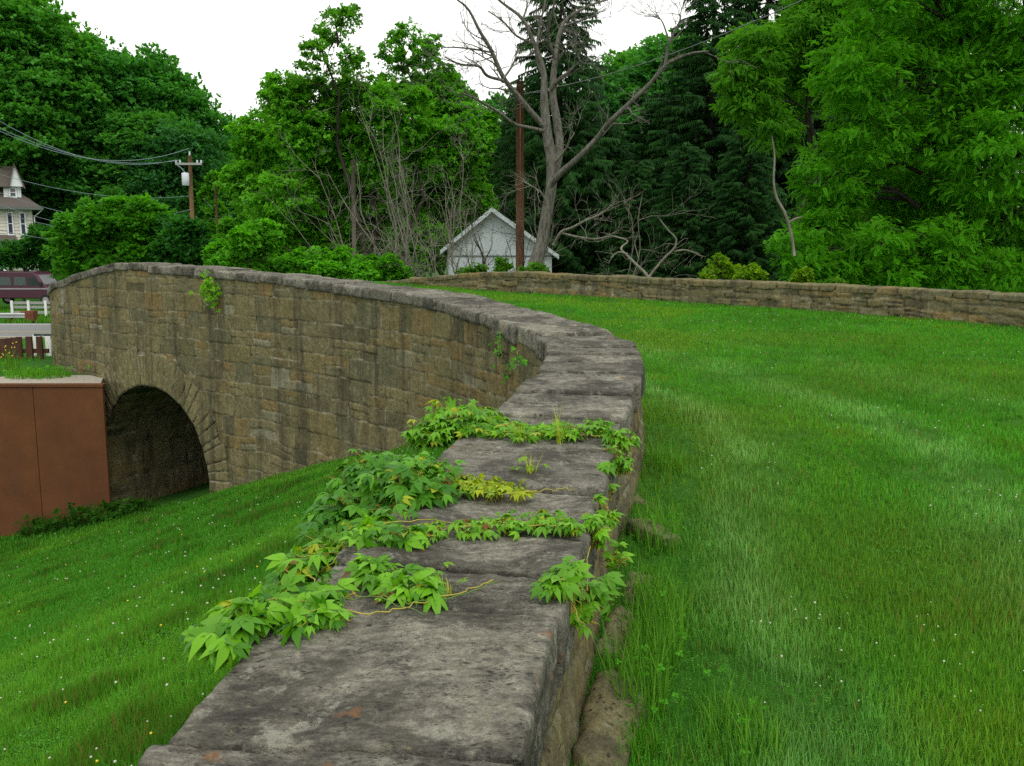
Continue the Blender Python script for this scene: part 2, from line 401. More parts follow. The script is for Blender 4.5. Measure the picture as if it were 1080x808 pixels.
# ------------------------------------------------------------------ stonework
class Courses:
    def __init__(s, L, z0, z1, rng, h, l):
        zb = [z0]
        while zb[-1] < z1: zb.append(zb[-1] + rng.uniform(*h))
        s.zb = np.array(zb); s.rows = []
        for i in range(len(zb)):
            q = [-rng.uniform(0, .4)]
            while q[-1] < L + 1: q.append(q[-1] + rng.uniform(*l) * (1.35 if rng.random() < .25 else 1))
            s.rows.append(np.array(q))
        s.rng = rng; s.seed = int(rng.integers(1e6))
    def look(s, S, Z):
        shp = S.shape; S = S.ravel(); Z = Z.ravel()
        r = np.clip(np.searchsorted(s.zb, Z) - 1, 0, len(s.zb) - 2)
        dz = np.minimum(Z - s.zb[r], s.zb[r + 1] - Z)
        ds = np.zeros_like(S); sid = np.zeros(S.shape); tilt = np.zeros_like(S)
        for i in range(len(s.zb) - 1):
            m = r == i
            if not m.any(): continue
            q = s.rows[i]; j = np.clip(np.searchsorted(q, S[m]) - 1, 0, len(q) - 2)
            ds[m] = np.minimum(S[m] - q[j], q[j + 1] - S[m])
            a = _h(j.astype(np.int64), np.full(j.shape, i, np.int64), np.zeros(j.shape, np.int64), s.seed)
            sid[m] = a
            # some stones are split again across their height
            zz = (Z[m] - s.zb[i]) / (s.zb[i + 1] - s.zb[i]); sp = (a * 7.3 % 1) < .22; h_ = s.zb[i + 1] - s.zb[i]
            dd = np.abs(zz - .5) * h_
            dz[m] = np.where(sp, np.minimum(dz[m], dd), dz[m])
            sid[m] = np.where(sp & (zz > .5), (a * 3.7 + .31) % 1, a)
            tilt[m] = (S[m] - (q[j] + q[j + 1]) / 2) * ((a * 13.7) % 1 - .5) * .03
        dz = np.clip(dz, 0, None); ds = np.clip(ds, 0, None)
        rr = .016
        a = np.clip(1 - ds / rr, 0, 1); b = np.clip(1 - dz / rr, 0, 1)
        e = 1 - np.clip(np.sqrt(a * a + b * b), 0, 1)       # 0 at joint ... 1 inside
        return e.reshape(shp), sid.reshape(shp), tilt.reshape(shp)
def stone_face(pos, S, Z, C, depth=.02, rough=.008, warp=.03, seed=1, uneven=.012, roundf=1.0):
    """pos(S, Z, d) gives the 3D point pushed out by d; returns V and attributes"""
    P3 = np.stack([S, Z, 0 * S], -1).reshape(-1, 3)
    warp = warp * (1 + 2.2 * sstep(-1.6, -2.6, Z).ravel())
    w1 = (warp * vnoise(P3, 2.1, seed) + warp * .35 * vnoise(P3, 9, seed + 2)).reshape(S.shape)
    w2 = (warp * vnoise(P3, 1.7, seed + 5) + warp * .4 * vnoise(P3, 8, seed + 3)).reshape(S.shape)
    e, sid, tilt = C.look(S + w1, Z + w2)
    es = e ** .5
    d = (es - 1) * depth + (sid * 5.1 % 1 - .5) * uneven * 2 * e + tilt * e
    d = d + (rough * fbm(P3, 7, seed + 11, 4, .6)).reshape(S.shape)
    V = pos(S, Z, d)
    joint = 1 - sstep(.0, .5, e)
    return V, sid.ravel(), joint.ravel()
rngw = np.random.default_rng(3)
# --- wall with the arch
wallA = empty('stone_bridge_parapet', (-.3, 1.5, -1.2), 'long curved sandstone bridge wall running from the foreground to the arch, capped with grey slabs', 'bridge wall')
OX = np.array([-.3, 1.5, -1.2])
ARC_R = 1.345; ARC_Z = -3.26
s_arc = s_of(-5.23 + .18, 12.79 + .24)
HW = .27
def add_part(name, V, F, mat, parent, attrs=None, smooth=True, org=OX):
    return mesh(name, np.asarray(V) - org, F, mat, parent, smooth, attrs)
# valley-side face
s0 = s_of(.4, 4.9); s1 = AS[-1] - .02
def bodygrid(s0, s1, zb0, step, side, rngseed, h, l, warp, depth, extra=None, ystep=None):
    S1 = np.arange(s0, s1, step); n2 = int(4.3 / (ystep or step)) if zb0 < -3 else int(1.0 / (ystep or step))
    U = np.linspace(0, 1, n2)
    S, Ug = np.meshgrid(S1, U, indexing='ij')
    zt = ztop(S) - .075
    Z = zb0 + (zt - zb0) * Ug
    C = Courses(s1 + 1, zb0 - .1, .3, np.random.default_rng(rngseed), h, l)
    def pos(S, Z, d):
        bat = (np.clip(ztop(S) - Z, 0, 1) * .10 if side < 0 else np.clip(ztop(S) - Z, 0, 3) * .012)
        x, y = apos(S, side * (HW + d + bat)); return np.stack([x, y, Z], -1).reshape(-1, 3)
    V, sid, jt = stone_face(pos, S, Z, C, depth, .006, warp, rngseed, .006)
    F = grid_faces(len(S1), n2)
    if side < 0: F = F[:, ::-1]
    if extra is not None: F = extra(S.ravel(), Z.ravel(), F)
    return V, F, sid, jt
def cut(S, Z, F):
    r = np.hypot(S - s_arc, Z - ARC_Z); op = np.where(Z > ARC_Z, r < ARC_R + .30, np.abs(S - s_arc) < ARC_R + .12)
    return F[~op[F].all(1)]
Va, Fa, sa, ja = bodygrid(s0, s1, -4.7, .0125, 1, 21, (.16, .27), (.22, .5), .012, .010, cut)
Vb, Fb, sb, jb = bodygrid(.4, s1, -2.1, .016, -1, 31, (.13, .24), (.25, .6), .03, .02)
# near stretch of the valley side
Vc, Fc, sc_, jc = bodygrid(.4, s0 + .02, -2.3, .016, 1, 41, (.13, .24), (.25, .6), .03, .02)
Vall = np.vstack([Va, Vb, Vc]); Fall = np.vstack([Fa, Fb + len(Va), Fc + len(Va) + len(Vb)])
add_part('masonry', Vall, Fall, M['wall'], wallA, {'stone': ('FLOAT', np.r_[sa, sb, sc_]), 'joint': ('FLOAT', np.r_[ja, jb, jc])})
# arch ring of long voussoirs
def ringpos(r, th, d):
    s = s_arc + r * np.cos(th); z = ARC_Z + r * np.sin(th)
    x, y = apos(s, HW + d + np.clip(ztop(s) - z, 0, 3) * .012); return np.stack([x, y, z], -1)
nv_ = 33
rb = np.linspace(0, math.pi, nv_ + 1); rb[1:-1] += rngw.uniform(-.022, .022, nv_ - 1)
lens = .50 + rngw.uniform(-.07, .09, nv_)
RV, RF, RSid, RJ = [], [], [], []
base = 0
for i in range(nv_):
    nt_, nr_ = 9, 26
    th = np.linspace(rb[i], rb[i + 1], nt_); rr = np.linspace(0, 1, nr_)
    TH, RR = np.meshgrid(th, rr, indexing='ij'); RA = ARC_R + RR * lens[i]
    dj = np.minimum(TH - rb[i], rb[i + 1] - TH) * RA
    de = np.minimum(RR, 1 - RR) * lens[i]
    e = np.clip(np.minimum(dj, de) / .018, 0, 1) ** .5
    P3 = np.stack([RA * 3, TH * 9, 0 * TH + i], -1).reshape(-1, 3)
    d = .012 + (e - 1) * .016 + (.005 * fbm(P3, 3, 50)).reshape(TH.shape) + rngw.uniform(-.006, .006)
    V = ringpos(RA, TH, d).reshape(-1, 3)
    RV.append(V); RF.append(grid_faces(nt_, nr_) + base); base += len(V)
    RSid.append(np.full(len(V), rngw.uniform(.3, .48))); RJ.append((1 - sstep(0, .6, e)).ravel())
# jamb stones below the springing
for sgn in (-1, 1):
    z = ARC_Z
    while z > -4.8:
        h = rngw.uniform(.2, .3); w = rngw.uniform(.3, .55)
        a = np.linspace(0, w, 20); b = np.linspace(0, h, 14); Aq, Bq = np.meshgrid(a, b, indexing='ij')
        e = np.clip(np.minimum(np.minimum(Aq, w - Aq), np.minimum(Bq, h - Bq)) / .018, 0, 1) ** .5
        S = s_arc + sgn * (ARC_R + Aq); Zq = z - h + Bq
        P3 = np.stack([S, Zq, 0 * S], -1).reshape(-1, 3)
        d = .012 + (e - 1) * .016 + (.005 * fbm(P3, 8, 51)).reshape(S.shape)
        x, y = apos(S, HW + d + np.clip(ztop(S) - Zq, 0, 3) * .012); V = np.stack([x, y, Zq], -1).reshape(-1, 3)
        F = grid_faces(20, 14) + base; F = F if sgn > 0 else F[:, ::-1]
        RV.append(V); RF.append(F); base += len(V); RSid.append(np.full(len(V), rngw.random())); RJ.append((1 - sstep(0, .6, e)).ravel())
        z -= h
add_part('arch_ring', np.vstack(RV), np.vstack(RF), M['wall'], wallA, {'stone': ('FLOAT', np.concatenate(RSid)), 'joint': ('FLOAT', np.concatenate(RJ))})
# barrel of the arch running under the roadway
cxa, cya = apos(s_arc, HW); tx, ty = [float(np.interp(s_arc, AS, T[:, i])) for i in (0, 1)]
nrm = np.array([ty, -tx])     # pointing away from the valley side, under the deck
prof = [(ARC_R, -1.6 + i * .04, 'j') for i in range(40)]
U = np.linspace(0, 1, 190); DL = np.linspace(-.0, 8.2, 240)
perim = 1.6 + math.pi * ARC_R + 1.6
Ug, Dg = np.meshgrid(U * perim, DL, indexing='ij')
def barrel(Ug, Dg, d):
    a = Ug < 1.6; b = Ug > 1.6 + math.pi * ARC_R
    th = np.clip((Ug - 1.6) / ARC_R, 0, math.pi); r = ARC_R - d
    s = r * np.cos(th); z = ARC_Z + r * np.sin(th)
    z = np.where(a, ARC_Z - (1.6 - Ug), z); z = np.where(b, ARC_Z - (Ug - 1.6 - math.pi * ARC_R), z)
    return np.stack([cxa + tx * s + nrm[0] * Dg, cya + ty * s + nrm[1] * Dg, z], -1).reshape(-1, 3)
C = Courses(9, 0, perim, np.random.default_rng(8), (.2, .3), (.3, .7))
V, sid, jt = stone_face(lambda S, Z, d: barrel(Z, S, d), Dg, Ug, C, .025, .008, .03, 77)
add_part('arch_vault', V, grid_faces(190, 240), M['wall'], wallA, {'stone': ('FLOAT', sid), 'joint': ('FLOAT', jt)})
# ---- rounded, roughened blocks
def block(nx, ny, nz, a, b, c, r, amp, seed, fine=True):
    """half sizes a, b, c; returns V, F of a rough rounded block, welded"""
    fs = []; vs = []; base = 0
    for ax in range(3):
        n_ = [nx, ny, nz]; u, v = [q for q in range(3) if q != ax]
        gu = np.linspace(-1, 1, n_[u] + 1); gv = np.linspace(-1, 1, n_[v] + 1)
        Gu, Gv = np.meshgrid(gu, gv, indexing='ij')
        for sg in (-1, 1):
            P = np.zeros((Gu.size, 3)); P[:, u] = Gu.ravel(); P[:, v] = Gv.ravel(); P[:, ax] = sg
            F = grid_faces(n_[u] + 1, n_[v] + 1)
            flip = (sg > 0) ^ (ax == 1)
            vs.append(P); fs.append((F if flip else F[:, ::-1]) + base); base += len(P)
    P = np.vstack(vs); F = np.vstack(fs)
    key = np.round(P * 1e5).astype(np.int64); _, idx, inv = np.unique(key, axis=0, return_index=True, return_inverse=True)
    P = P[idx]; F = inv.ravel()[F]
    H = np.array([a, b, c]); Q = P * H
    inner = np.clip(Q, -(H - r), H - r); dv = Q - inner; L = np.linalg.norm(dv, axis=1)
    nrm = dv / np.maximum(L, 1e-9)[:, None]
    Q = np.where(L[:, None] > 1e-9, inner + nrm * np.minimum(L, r)[:, None], Q)
    off = np.array([seed * 3.7, seed * 1.3, seed * .7])
    n = amp * fbm(Q + off, 5, seed, 3, .6) + (amp * .35 * fbm(Q + off, 32, seed + 9, 3, .6) if fine else 0)
    return Q + nrm * n[:, None], F
def coping(sA, sB, dz, w0, w1, th, seed, res, amp=.008, r=.022):
    L = sB - sA; mid = (sA + sB) / 2
    wh = (w0 + w1) / 2
    Q, F = block(max(6, int((w0 + w1) / res)), max(6, int(L / res)), max(4, int(th / res)), (w0 + w1) / 2, L / 2, th / 2, r, amp, seed)
    s = mid + Q[:, 1]; off = -Q[:, 0] + (w0 - w1) / 2
    x, y = apos(s, off); z = ztop(s) - th / 2 + Q[:, 2] + dz
    return np.stack([x, y, z], -1), F
cj = [s_of(-.33, .25), s_of(-.32, .62)] + [s_of(*p) for p in [(-.3, 1.12), (-.29, 1.40), (-.21, 1.97), (-.16, 2.2), (-.10, 2.46), (-.03, 2.9), (.06, 3.4)]]
specials = {}
while cj[-1] < s_of(.5, 6.2): cj.append(cj[-1] + rngw.uniform(.2, .36))
while cj[-1] < s1 - .5: cj.append(cj[-1] + rngw.uniform(.34, .62))
for i in range(len(cj) - 1):
    a, b = cj[i], cj[i + 1]; g = .007 if a < s_of(.05, 3.5) else .013
    near = a < s_of(0, 3.5)
    jit = rngw.uniform(-1, 1, 4)
    dz = (jit[0] * .015 if near else jit[0] * .011)
    w0 = .315 + jit[1] * (.014 if near else .01); w1 = .31 + jit[2] * (.018 if near else .01)
    if near: dz = [0, .004, 0, -.003, -.014, -.004, -.018, .004, -.006, 0, 0][min(i, 10)]
    dd = math.hypot(*apos((a + b) / 2, 0)); res = .0085 if dd < 2.6 else (.013 if dd < 5 else .022)
    thk = .175 if near else (.15 if a < s_of(.3, 7) else .11)
    if not near: w0 -= .02; w1 -= .01
    V, F = coping(a + g, b - g, dz, w0, w1, thk + jit[3] * .012, 100 + i, res, .008 if near else .007, .014 if near else .013)
    add_part('coping_slab', V, F, M['coping'], wallA, {'stone': ('FLOAT', np.full(len(V), rngw.uniform(.35, .75) if near else rngw.uniform(.0, .8)))})
def boulder(name, p, size, seed, label, cat, rot=(0, 0, 0), group=None, mat=None, res=26):
    Q, F = block(res, res, res, *size, min(size) * .4, min(size) * .3, seed)
    o = mesh(name, Q, F, M['wall'], None, True, {'stone': ('FLOAT', np.full(len(Q), .5)), 'joint': ('FLOAT', np.zeros(len(Q)))}); o.location = tuple(map(float, p)); o.rotation_euler = rot
    return tagp(o, label, cat, group)
# footing stones showing at the foot of the near wall, and a loose one in the grass
for i, (x, y, z, sx, sy, sz_, rz, lb) in enumerate([
    (.345, 2.85, -1.31, .05, .18, .075, -.3, 'long sloping brown footing stone at the wall base nearest the camera'),
    (.47, 3.2, -1.3, .07, .16, .07, -.2, 'half buried footing stone against the wall foot, second from the camera'),
    (.60, 4.35, -1.25, .07, .13, .06, -.1, 'small pale footing stone in grass at wall foot, third from the camera'),
    (.265, 2.30, -1.325, .07, .26, .085, -.2, 'lichened footing stone at the bottom edge of the photo beside the wall')]):
    boulder('footing_stone', (x, y, z), (sx, sy, sz_), 300 + i, lb, 'stone', (0, .25, rz), 'stones showing at the wall foot')
lp = at(689, 601, 3.7); boulder('loose_stone', (lp[0], 3.72, float(lawn_z(np.array([lp[0]]), np.array([3.72]))[0]) + .02), (.055, .11, .035), 320, 'loose pale brown stone lying in the lawn grass', 'stone', (.1, .1, .6))
# --- far parapet
wallB = empty('far_parapet', BP3[300], 'low rough stone parapet crossing behind the lawn on the far side', 'stone wall')
OB = np.array(BP3[300])
TB = np.gradient(BP3[:, :2], axis=0); TB /= np.linalg.norm(TB, axis=1)[:, None]; NB = np.stack([-TB[:, 1], TB[:, 0]], 1)  # left of travel = camera side?
def bpos(s, off):
    x = np.interp(s, BS, BP3[:, 0]); y = np.interp(s, BS, BP3[:, 1]); nx = np.interp(s, BS, NB[:, 0]); ny = np.interp(s, BS, NB[:, 1])
    l = np.hypot(nx, ny); return x + nx / l * off, y + ny / l * off
# the path runs right to left, so the camera side is the left-hand one (+)
SB = np.arange(.02, BS[-1] - .05, .024)
def bz(s): return np.interp(s, BS, BP3[:, 2])
VB, FB, sB_, jB_ = [], [], [], []; base = 0
for side, zlo, stepz in ((1, -.75, .022), (-1, -3.2, .06)):
    n2 = int(-zlo / stepz); U = np.linspace(0, 1, n2); S, Ug = np.meshgrid(SB, U, indexing='ij')
    Dz = zlo * (1 - Ug) - .07 * Ug
    C = Courses(BS[-1] + 1, -3.5, .2, np.random.default_rng(61 + side), (.085, .15), (.16, .42))
    def pos(S, Zr, d):
        x, y = bpos(S, side * (.23 + d)); return np.stack([x, y, bz(S) + Zr], -1).reshape(-1, 3)
    V, sid, jt = stone_face(pos, S, Dz, C, .03, .01, .045, 81 + side, .018)
    F = grid_faces(len(SB), n2); F = F if side > 0 else F[:, ::-1]
    VB.append(V); FB.append(F + base); base += len(V); sB_.append(sid); jB_.append(jt)
add_part('masonry', np.vstack(VB), np.vstack(FB), M['wall'], wallB, {'stone': ('FLOAT', np.concatenate(sB_)), 'joint': ('FLOAT', np.concatenate(jB_))}, org=OB)
s = .1; i = 0; blk = []
while s < BS[-1] - .7:
    L = rngw.uniform(.24, .52)
    Q, F = block(12, max(8, int(L / .035)), 6, .245 + rngw.uniform(-.015, .015), L / 2 - .006, .055 + rngw.uniform(-.006, .01), .025, .012, 400 + i)
    x, y = bpos(s + L / 2 + Q[:, 1], -Q[:, 0]); V = np.stack([x, y, bz(s + L / 2 + Q[:, 1]) - .05 + Q[:, 2] + rngw.uniform(-.01, .008)], -1)
    blk.append((V, F)); s += L; i += 1
for V, F in blk[:95]:
    q = rngw.random() * .9; add_part('coping_slab', V, F, M['wall'], wallB, {'stone': ('FLOAT', np.full(len(V), q)), 'joint': ('FLOAT', np.zeros(len(V)))}, org=OB)
# ------------------------------------------------------------------ the weathering steel retaining wall
pr = at(108, 405, 12.9); px1 = float(pr[0]); ztp = float(pr[2])
rw = empty('steel_retaining_wall', (px1 - 3, 12.9, -4.4), 'tall smooth rust-brown weathering steel retaining wall beside the arch', 'retaining wall')
ro = np.array([px1 - 3, 12.9, -4.4])
joints = [px1, float(at(34, 405, 12.9)[0])]
while joints[-1] > -14: joints.append(joints[-1] - 1.28)
for i in range(len(joints) - 1):
    b = MB().box(joints[i + 1] + .005 - ro[0], joints[i] - .005 - ro[0], 0, .03, -.5, ztp - .045 - ro[2])
    o = b.build('steel_panel', M['rust'], rw)
MB().box(-8.2, px1 - ro[0] + .01, -.02, .09, ztp - .045 - ro[2], ztp - ro[2]).build('cap_rail', M['rust'], rw, bevel=.006)
MB().prism([(3 - .03, .035), (3.0, .035), (3 - .30, .70), (3 - .34, .70)], -.5, ztp - .05 - ro[2], 'z').build('return_panel', M['rust'], rw)
tagp(MB().prism([(-14, 12.99), (px1 - .07, 12.99), (px1 - .42, 13.9), (-7.7, 13.9), (-8.3, 13.16), (-14, 13.16)], ztp - .3, ztp - .008, 'z').build('gravel_strip', M['gravel']), kind='structure')
# ------------------------------------------------------------------ paling fence on the ledge
fx = lambda px, Y=16.5: float(at(px, 370, Y)[0])
fY = 16.5
pf = empty('rusty_paling_fence', (fx(10), fY, -1.95), 'dark rusty fence of broad upright boards on the grass ledge left of the bridge', 'fence')
fo = np.array([fx(10), fY, -1.95])
def ztf(py, Y=fY): return float(at(0, py, Y)[2])
xx = fx(-90)
edges = []
px_ = -90.0
while px_ < 20: edges.append((px_, px_ + 5.4)); px_ += 5.7
edges += [(28.2, 34.6), (39.2, 45.2)]
for a, b in edges:
    top = ztf(357.5 - max(0, min(22, a)) * .12) if a < 22 else ztf(355)
    w = MB().box(fx(a) - fo[0], fx(b) - fo[0], -.02, .02, -.35, top - fo[2])
    w.build('paling', M['palings'], pf)
MB().box(fx(-90) - fo[0], fx(50) - fo[0], .025, .07, ztf(371) - .03 - fo[2], ztf(371) + .05 - fo[2]).build('rail', M['palings'], pf)
gd = empty('green_board_screen', (fx(30), fY + .5, -1.97), 'blue-green board with white lower half behind the gaps of the rusty fence', 'board')
go = np.array([fx(30), fY + .5, -1.97])
MB().box(fx(22.5) - go[0] + -.02, fx(50) - go[0], 0, .03, .42, ztf(357) - go[2]).build('green_panel', plain('blue_green_paint', (.05, .10, .085), .7), gd)
for a, b in ((22, 28), (35, 39.3), (44.5, 49)): MB().box(fx(a) - go[0] - .03, fx(b) - go[0] + .0, .0, .05, .0, .41).build('white_panel', M['white'], gd)
# ------------------------------------------------------------------ guardrails, van
def wbeam(x0, x1, z, y):
    pr_ = [(-.0, -.155), (-.08, -.11), (-.08, -.06), (0, -.02), (0, .02), (-.08, .06), (-.08, .11), (0, .155), (.012, .155), (-.066, .105), (-.066, .065), (.012, .028), (.012, -.028), (-.066, -.065), (-.066, -.105), (.012, -.155)]
    return MB().prism([(y + a, z + b) for a, b in pr_], x0, x1, 'x')
gx = lambda px, Y: float(at(px, 330, Y)[0]); gz = lambda py, Y: float(at(0, py, Y)[2])
Yg = 51.3
gr = empty('steel_guardrail', (gx(10, Yg), Yg, -4.05), 'galvanised steel guardrail with a rusty end block beside the road', 'guardrail')
g0 = np.array([gx(10, Yg), Yg, -4.05]); zr = gz(333, Yg) - g0[2]
wbeam(-22, gx(27, Yg) - g0[0], zr, 0).build('beam', M['galv'], gr)
for px in (-60, -36, -12, 11): MB().box(gx(px, Yg) - g0[0] - .08, gx(px, Yg) - g0[0] + .08, .02, .2, -.3, zr + .05).build('post', M['rust_plain'], gr)
MB().box(gx(28, Yg) - g0[0], gx(37, Yg) - g0[0], -.22, .3, zr - .33, zr + .28).box(gx(30, Yg) - g0[0], gx(35, Yg) - g0[0], -.24, -.21, zr - .24, zr - .02).box(gx(30, Yg) - g0[0], gx(35, Yg) - g0[0], -.24, -.21, zr + .02, zr + .2).build('end_block', M['rust_plain'], gr, bevel=.015)
MB().box(gx(30, Yg) - g0[0], gx(35, Yg) - g0[0], -.15, .2, -.4, zr - .33).build('post', M['rust_plain'], gr)
wbeam(gx(20, Yg) - g0[0], gx(29, Yg) - g0[0], zr + .1, .18).build('end_splice', M['rust_plain'], gr)
Yh = 54.0
g2 = empty('board_rail_fence', (gx(30, Yh), Yh, -4.05), 'grey three-board rail fence with white posts behind the steel guardrail', 'fence')
h0 = np.array([gx(30, Yh), Yh, -4.05])
for py in (319.5, 324, 329.5): MB().box(gx(12, Yh) - h0[0], 14, 0, .05, gz(py, Yh) - h0[2] - .08, gz(py, Yh) - h0[2] + .08).build('board', M['grey_rail'], g2)
for px in (13.5, 31, 49, 66, 84): MB().box(gx(px, Yh) - h0[0] - .07, gx(px, Yh) - h0[0] + .07, -.08, -.01, -.2, gz(317, Yh) - h0[2]).build('post', M['white'], g2)
# van: side profile facing right, at Y 61
Yv = 61.0
vr = gx(47, Yv) + 1.5; vz = gz(321.5, Yv)
van = empty('maroon_van', (vr - 2.6, Yv, vz), 'maroon high-roofed van with tinted side windows parked beyond the guardrails', 'van')
van.scale = (1.1, 1.1, 1.1)
prof = [(-2.6, .45), (2.55, .42), (2.6, .75), (2.45, .95), (1.75, 1.12), (1.5, 1.3), (1.15, 1.88), (.95, 2.02), (-2.35, 2.05), (-2.5, 1.95), (-2.6, 1.2)]
MB().prism(prof, -1.0, 1.0).build('body', M['maroon'], van, bevel=.05)
for side in (-1, 1):
    y0, y1 = (-1.012, -.99) if side < 0 else (.99, 1.012)
    for i, (a, b) in enumerate(((-2.3, -1.35), (-1.2, -.35), (-.2, .55))):
        MB().prism([(a, 1.22), (b, 1.22), (b - .04, 1.72), (a + .04, 1.72)], y0, y1).build('window', M['sheer'] if i else M['glass'], van)
    MB().prism([(.68, 1.22), (1.38, 1.22), (1.05, 1.72), (.7, 1.72)], y0, y1).build('window', M['glass'], van)
    MB().box(-2.55, 2.4, y0, y1, .98, 1.06).build('side_stripe', M['silver'], van)
    MB().box(1.4, 1.55, *((-1.2, -1.0) if side < 0 else (1.0, 1.2)), 1.2, 1.42).build('mirror', M['rubber'], van, bevel=.02)
MB().add([(1.56, -.85, 1.24), (1.56, .85, 1.24), (1.2, .8, 1.83), (1.2, -.8, 1.83)], [(0, 1, 2, 3)]).add([(1.53, -.85, 1.22), (1.53, .85, 1.22), (1.17, .8, 1.81), (1.17, -.8, 1.81)], [(0, 3, 2, 1)]).build('windscreen', M['glass'], van)
MB().box(2.55, 2.68, -.95, .95, .42, .62).build('bumper', M['silver'], van, bevel=.03); MB().box(-2.7, -2.55, -.95, .95, .42, .62).build('bumper', M['silver'], van, bevel=.03)
for y in (-.75, .75): MB().box(2.5, 2.62, y - .18, y + .18, .68, .85).build('headlight', M['hublamp'], van); MB().box(-2.63, -2.55, y - .12, y + .12, .9, 1.3).build('tail_light', M['redlamp'], van)
for x in (-1.65, 1.65):
    for y in (-.9, .9):
        w = MB().tube([(x, y - .11, .34), (x, y + .11, .34)], .34, 20).build('wheel', M['rubber'], van)
        MB().tube([(x, y - .125, .34), (x, y + .125, .34)], .19, 14).build('rim', M['silver'], w)
# ------------------------------------------------------------------ the house at the left edge
Yo = 75.0; hx = float(at(34, 230, Yo)[0]); hz0 = -4.0
th_ = math.radians(28)
house = empty('clapboard_house', (hx - (5 * math.cos(th_) + 4 * math.sin(th_)), Yo - (5 * math.sin(th_) - 4 * math.cos(th_)), hz0), 'white clapboard house with brown hipped roof, gabled dormer and porch', 'house', None, th_)
Hh = lambda py: float(at(0, py, Yo)[2]) - hz0
def hxp(px): return 5 + (px - 34) / 14.35
We = Hh(219); rid = Hh(170)
wall_bm = MB().box(-6, 5, -4, 5, 0, We)
zc = .3
while zc < We - .2:
    wall_bm.prism([(-4.0, zc), (-4.05, zc), (-4.0, zc + .26)], -6.02, 5.02, 'x'); wall_bm.prism([(5.0, zc), (5.05, zc), (5.0, zc + .26)], -4.02, 5.0, 'y'); zc += .27
wall_bm.build('wall', M['clap'], house)
ov = .75
e = [(-6 - ov, -4 - ov), (5 + ov, -4 - ov), (5 + ov, 5 + ov), (-6 - ov, 5 + ov)]
rv = [(*p, We) for p in e] + [(*p, We - .18) for p in e] + [(-2.2, .4, rid), (1.2, .4, rid)]
roof = MB().add(rv, [(0, 1, 9, 8), (1, 2, 9), (2, 3, 8, 9), (3, 0, 8), (7, 6, 5, 4), (0, 4, 5, 1), (1, 5, 6, 2), (2, 6, 7, 3), (3, 7, 4, 0)]).build('roof', M['shingle'], house)
MB().box(-6 - ov - .05, 5 + ov + .05, -4 - ov - .12, -4 - ov - .003, We - .2, We - .02).box(5 + ov + .003, 5 + ov + .12, -4 - ov, 5 + ov, We - .2, We - .02).build('gutter', M['gutter'], house)
MB().tube([(5 + ov, -4.6, We - .2), (5.15, -4.12, We - .75), (5.15, -4.12, .2)], .05, 6).build('downpipe', M['trim'], house)
MB().box(-1.2, -.6, 1.6, 2.2, rid - 1, rid + .9).build('chimney', plain('red_brick', (.2, .07, .04)), roof)
# dormer
dz0 = Hh(208); dz1 = Hh(197); dzr = Hh(174.5); dx0, dx1 = hxp(6.5), hxp(24.5)
dm = MB().box(dx0, dx1, -3.6, 0, dz0 - .6, dz1).build('dormer', M['trim'], house)
mx = (dx0 + dx1) / 2
gx0, gx1, gm = hxp(12.5), hxp(27.5), hxp(19.5)
MB().prism([(gx0, dz1), (gx1, dz1), (gm, dzr)], -3.95, -.6).build('dormer_gable', M['trim'], dm)
MB().add([(gx1 + .14, -4.15, dz1 - .12), (gx1 + .14, -.2, dz1 - .12), (gm, -.2, dzr + .12), (gm, -4.15, dzr + .12), (gx0 - .1, -4.15, dz1 - .12), (gx0 - .1, -.2, dz1 - .12)], [(0, 1, 2, 3), (3, 2, 5, 4)]).build('gable_roof', M['shingle'], dm).modifiers.new('s', 'SOLIDIFY').thickness = .12
MB().add([(-4.5, -3.97, dz1 - .05), (gx0 + .1, -3.97, dz1 - .05), (gm - .1, -2.2, dzr + .02), (-4.5, -2.2, dzr + .02), (-4.5, -.2, dz1), (gm - .1, -.2, dz1)], [(0, 1, 2, 3), (3, 2, 5, 4)]).build('dormer_roof', M['shingle'], dm).modifiers.new('s', 'SOLIDIFY').thickness = .1
def win(parent, x0, x1, z0, z1, y, shut=False):
    f = MB().box(x0 - .1, x1 + .1, y - .05, y, z0 - .1, z0).box(x0 - .1, x1 + .1, y - .05, y, z1, z1 + .1).box(x0 - .1, x0, y - .05, y, z0, z1).box(x1, x1 + .1, y - .05, y, z0, z1).build('window', M['trim'], parent)
    MB().box(x0, x1, y - .025, y - .004, z0, z1).build('pane', M['shutter'] if shut else M['glass'], f)
    MB().box(x0, x1, y - .04, y - .028, (z0 + z1) / 2 - .03, (z0 + z1) / 2 + .03).build('glazing_bar', M['trim'], f)
win(dm, hxp(13.5), hxp(18.5), dz0 + .05, dz1 - .15, -3.63)
for a, b in ((8.9, 12.9), (22, 25.9), (-12, -8), (-24, -20)): win(house, hxp(a), hxp(b), Hh(247), Hh(225.5), -4.08, True)
for a, b in ((-6, 0), (22, 27)): win(house, hxp(a), hxp(b), 1.0, 2.6, -4.08)
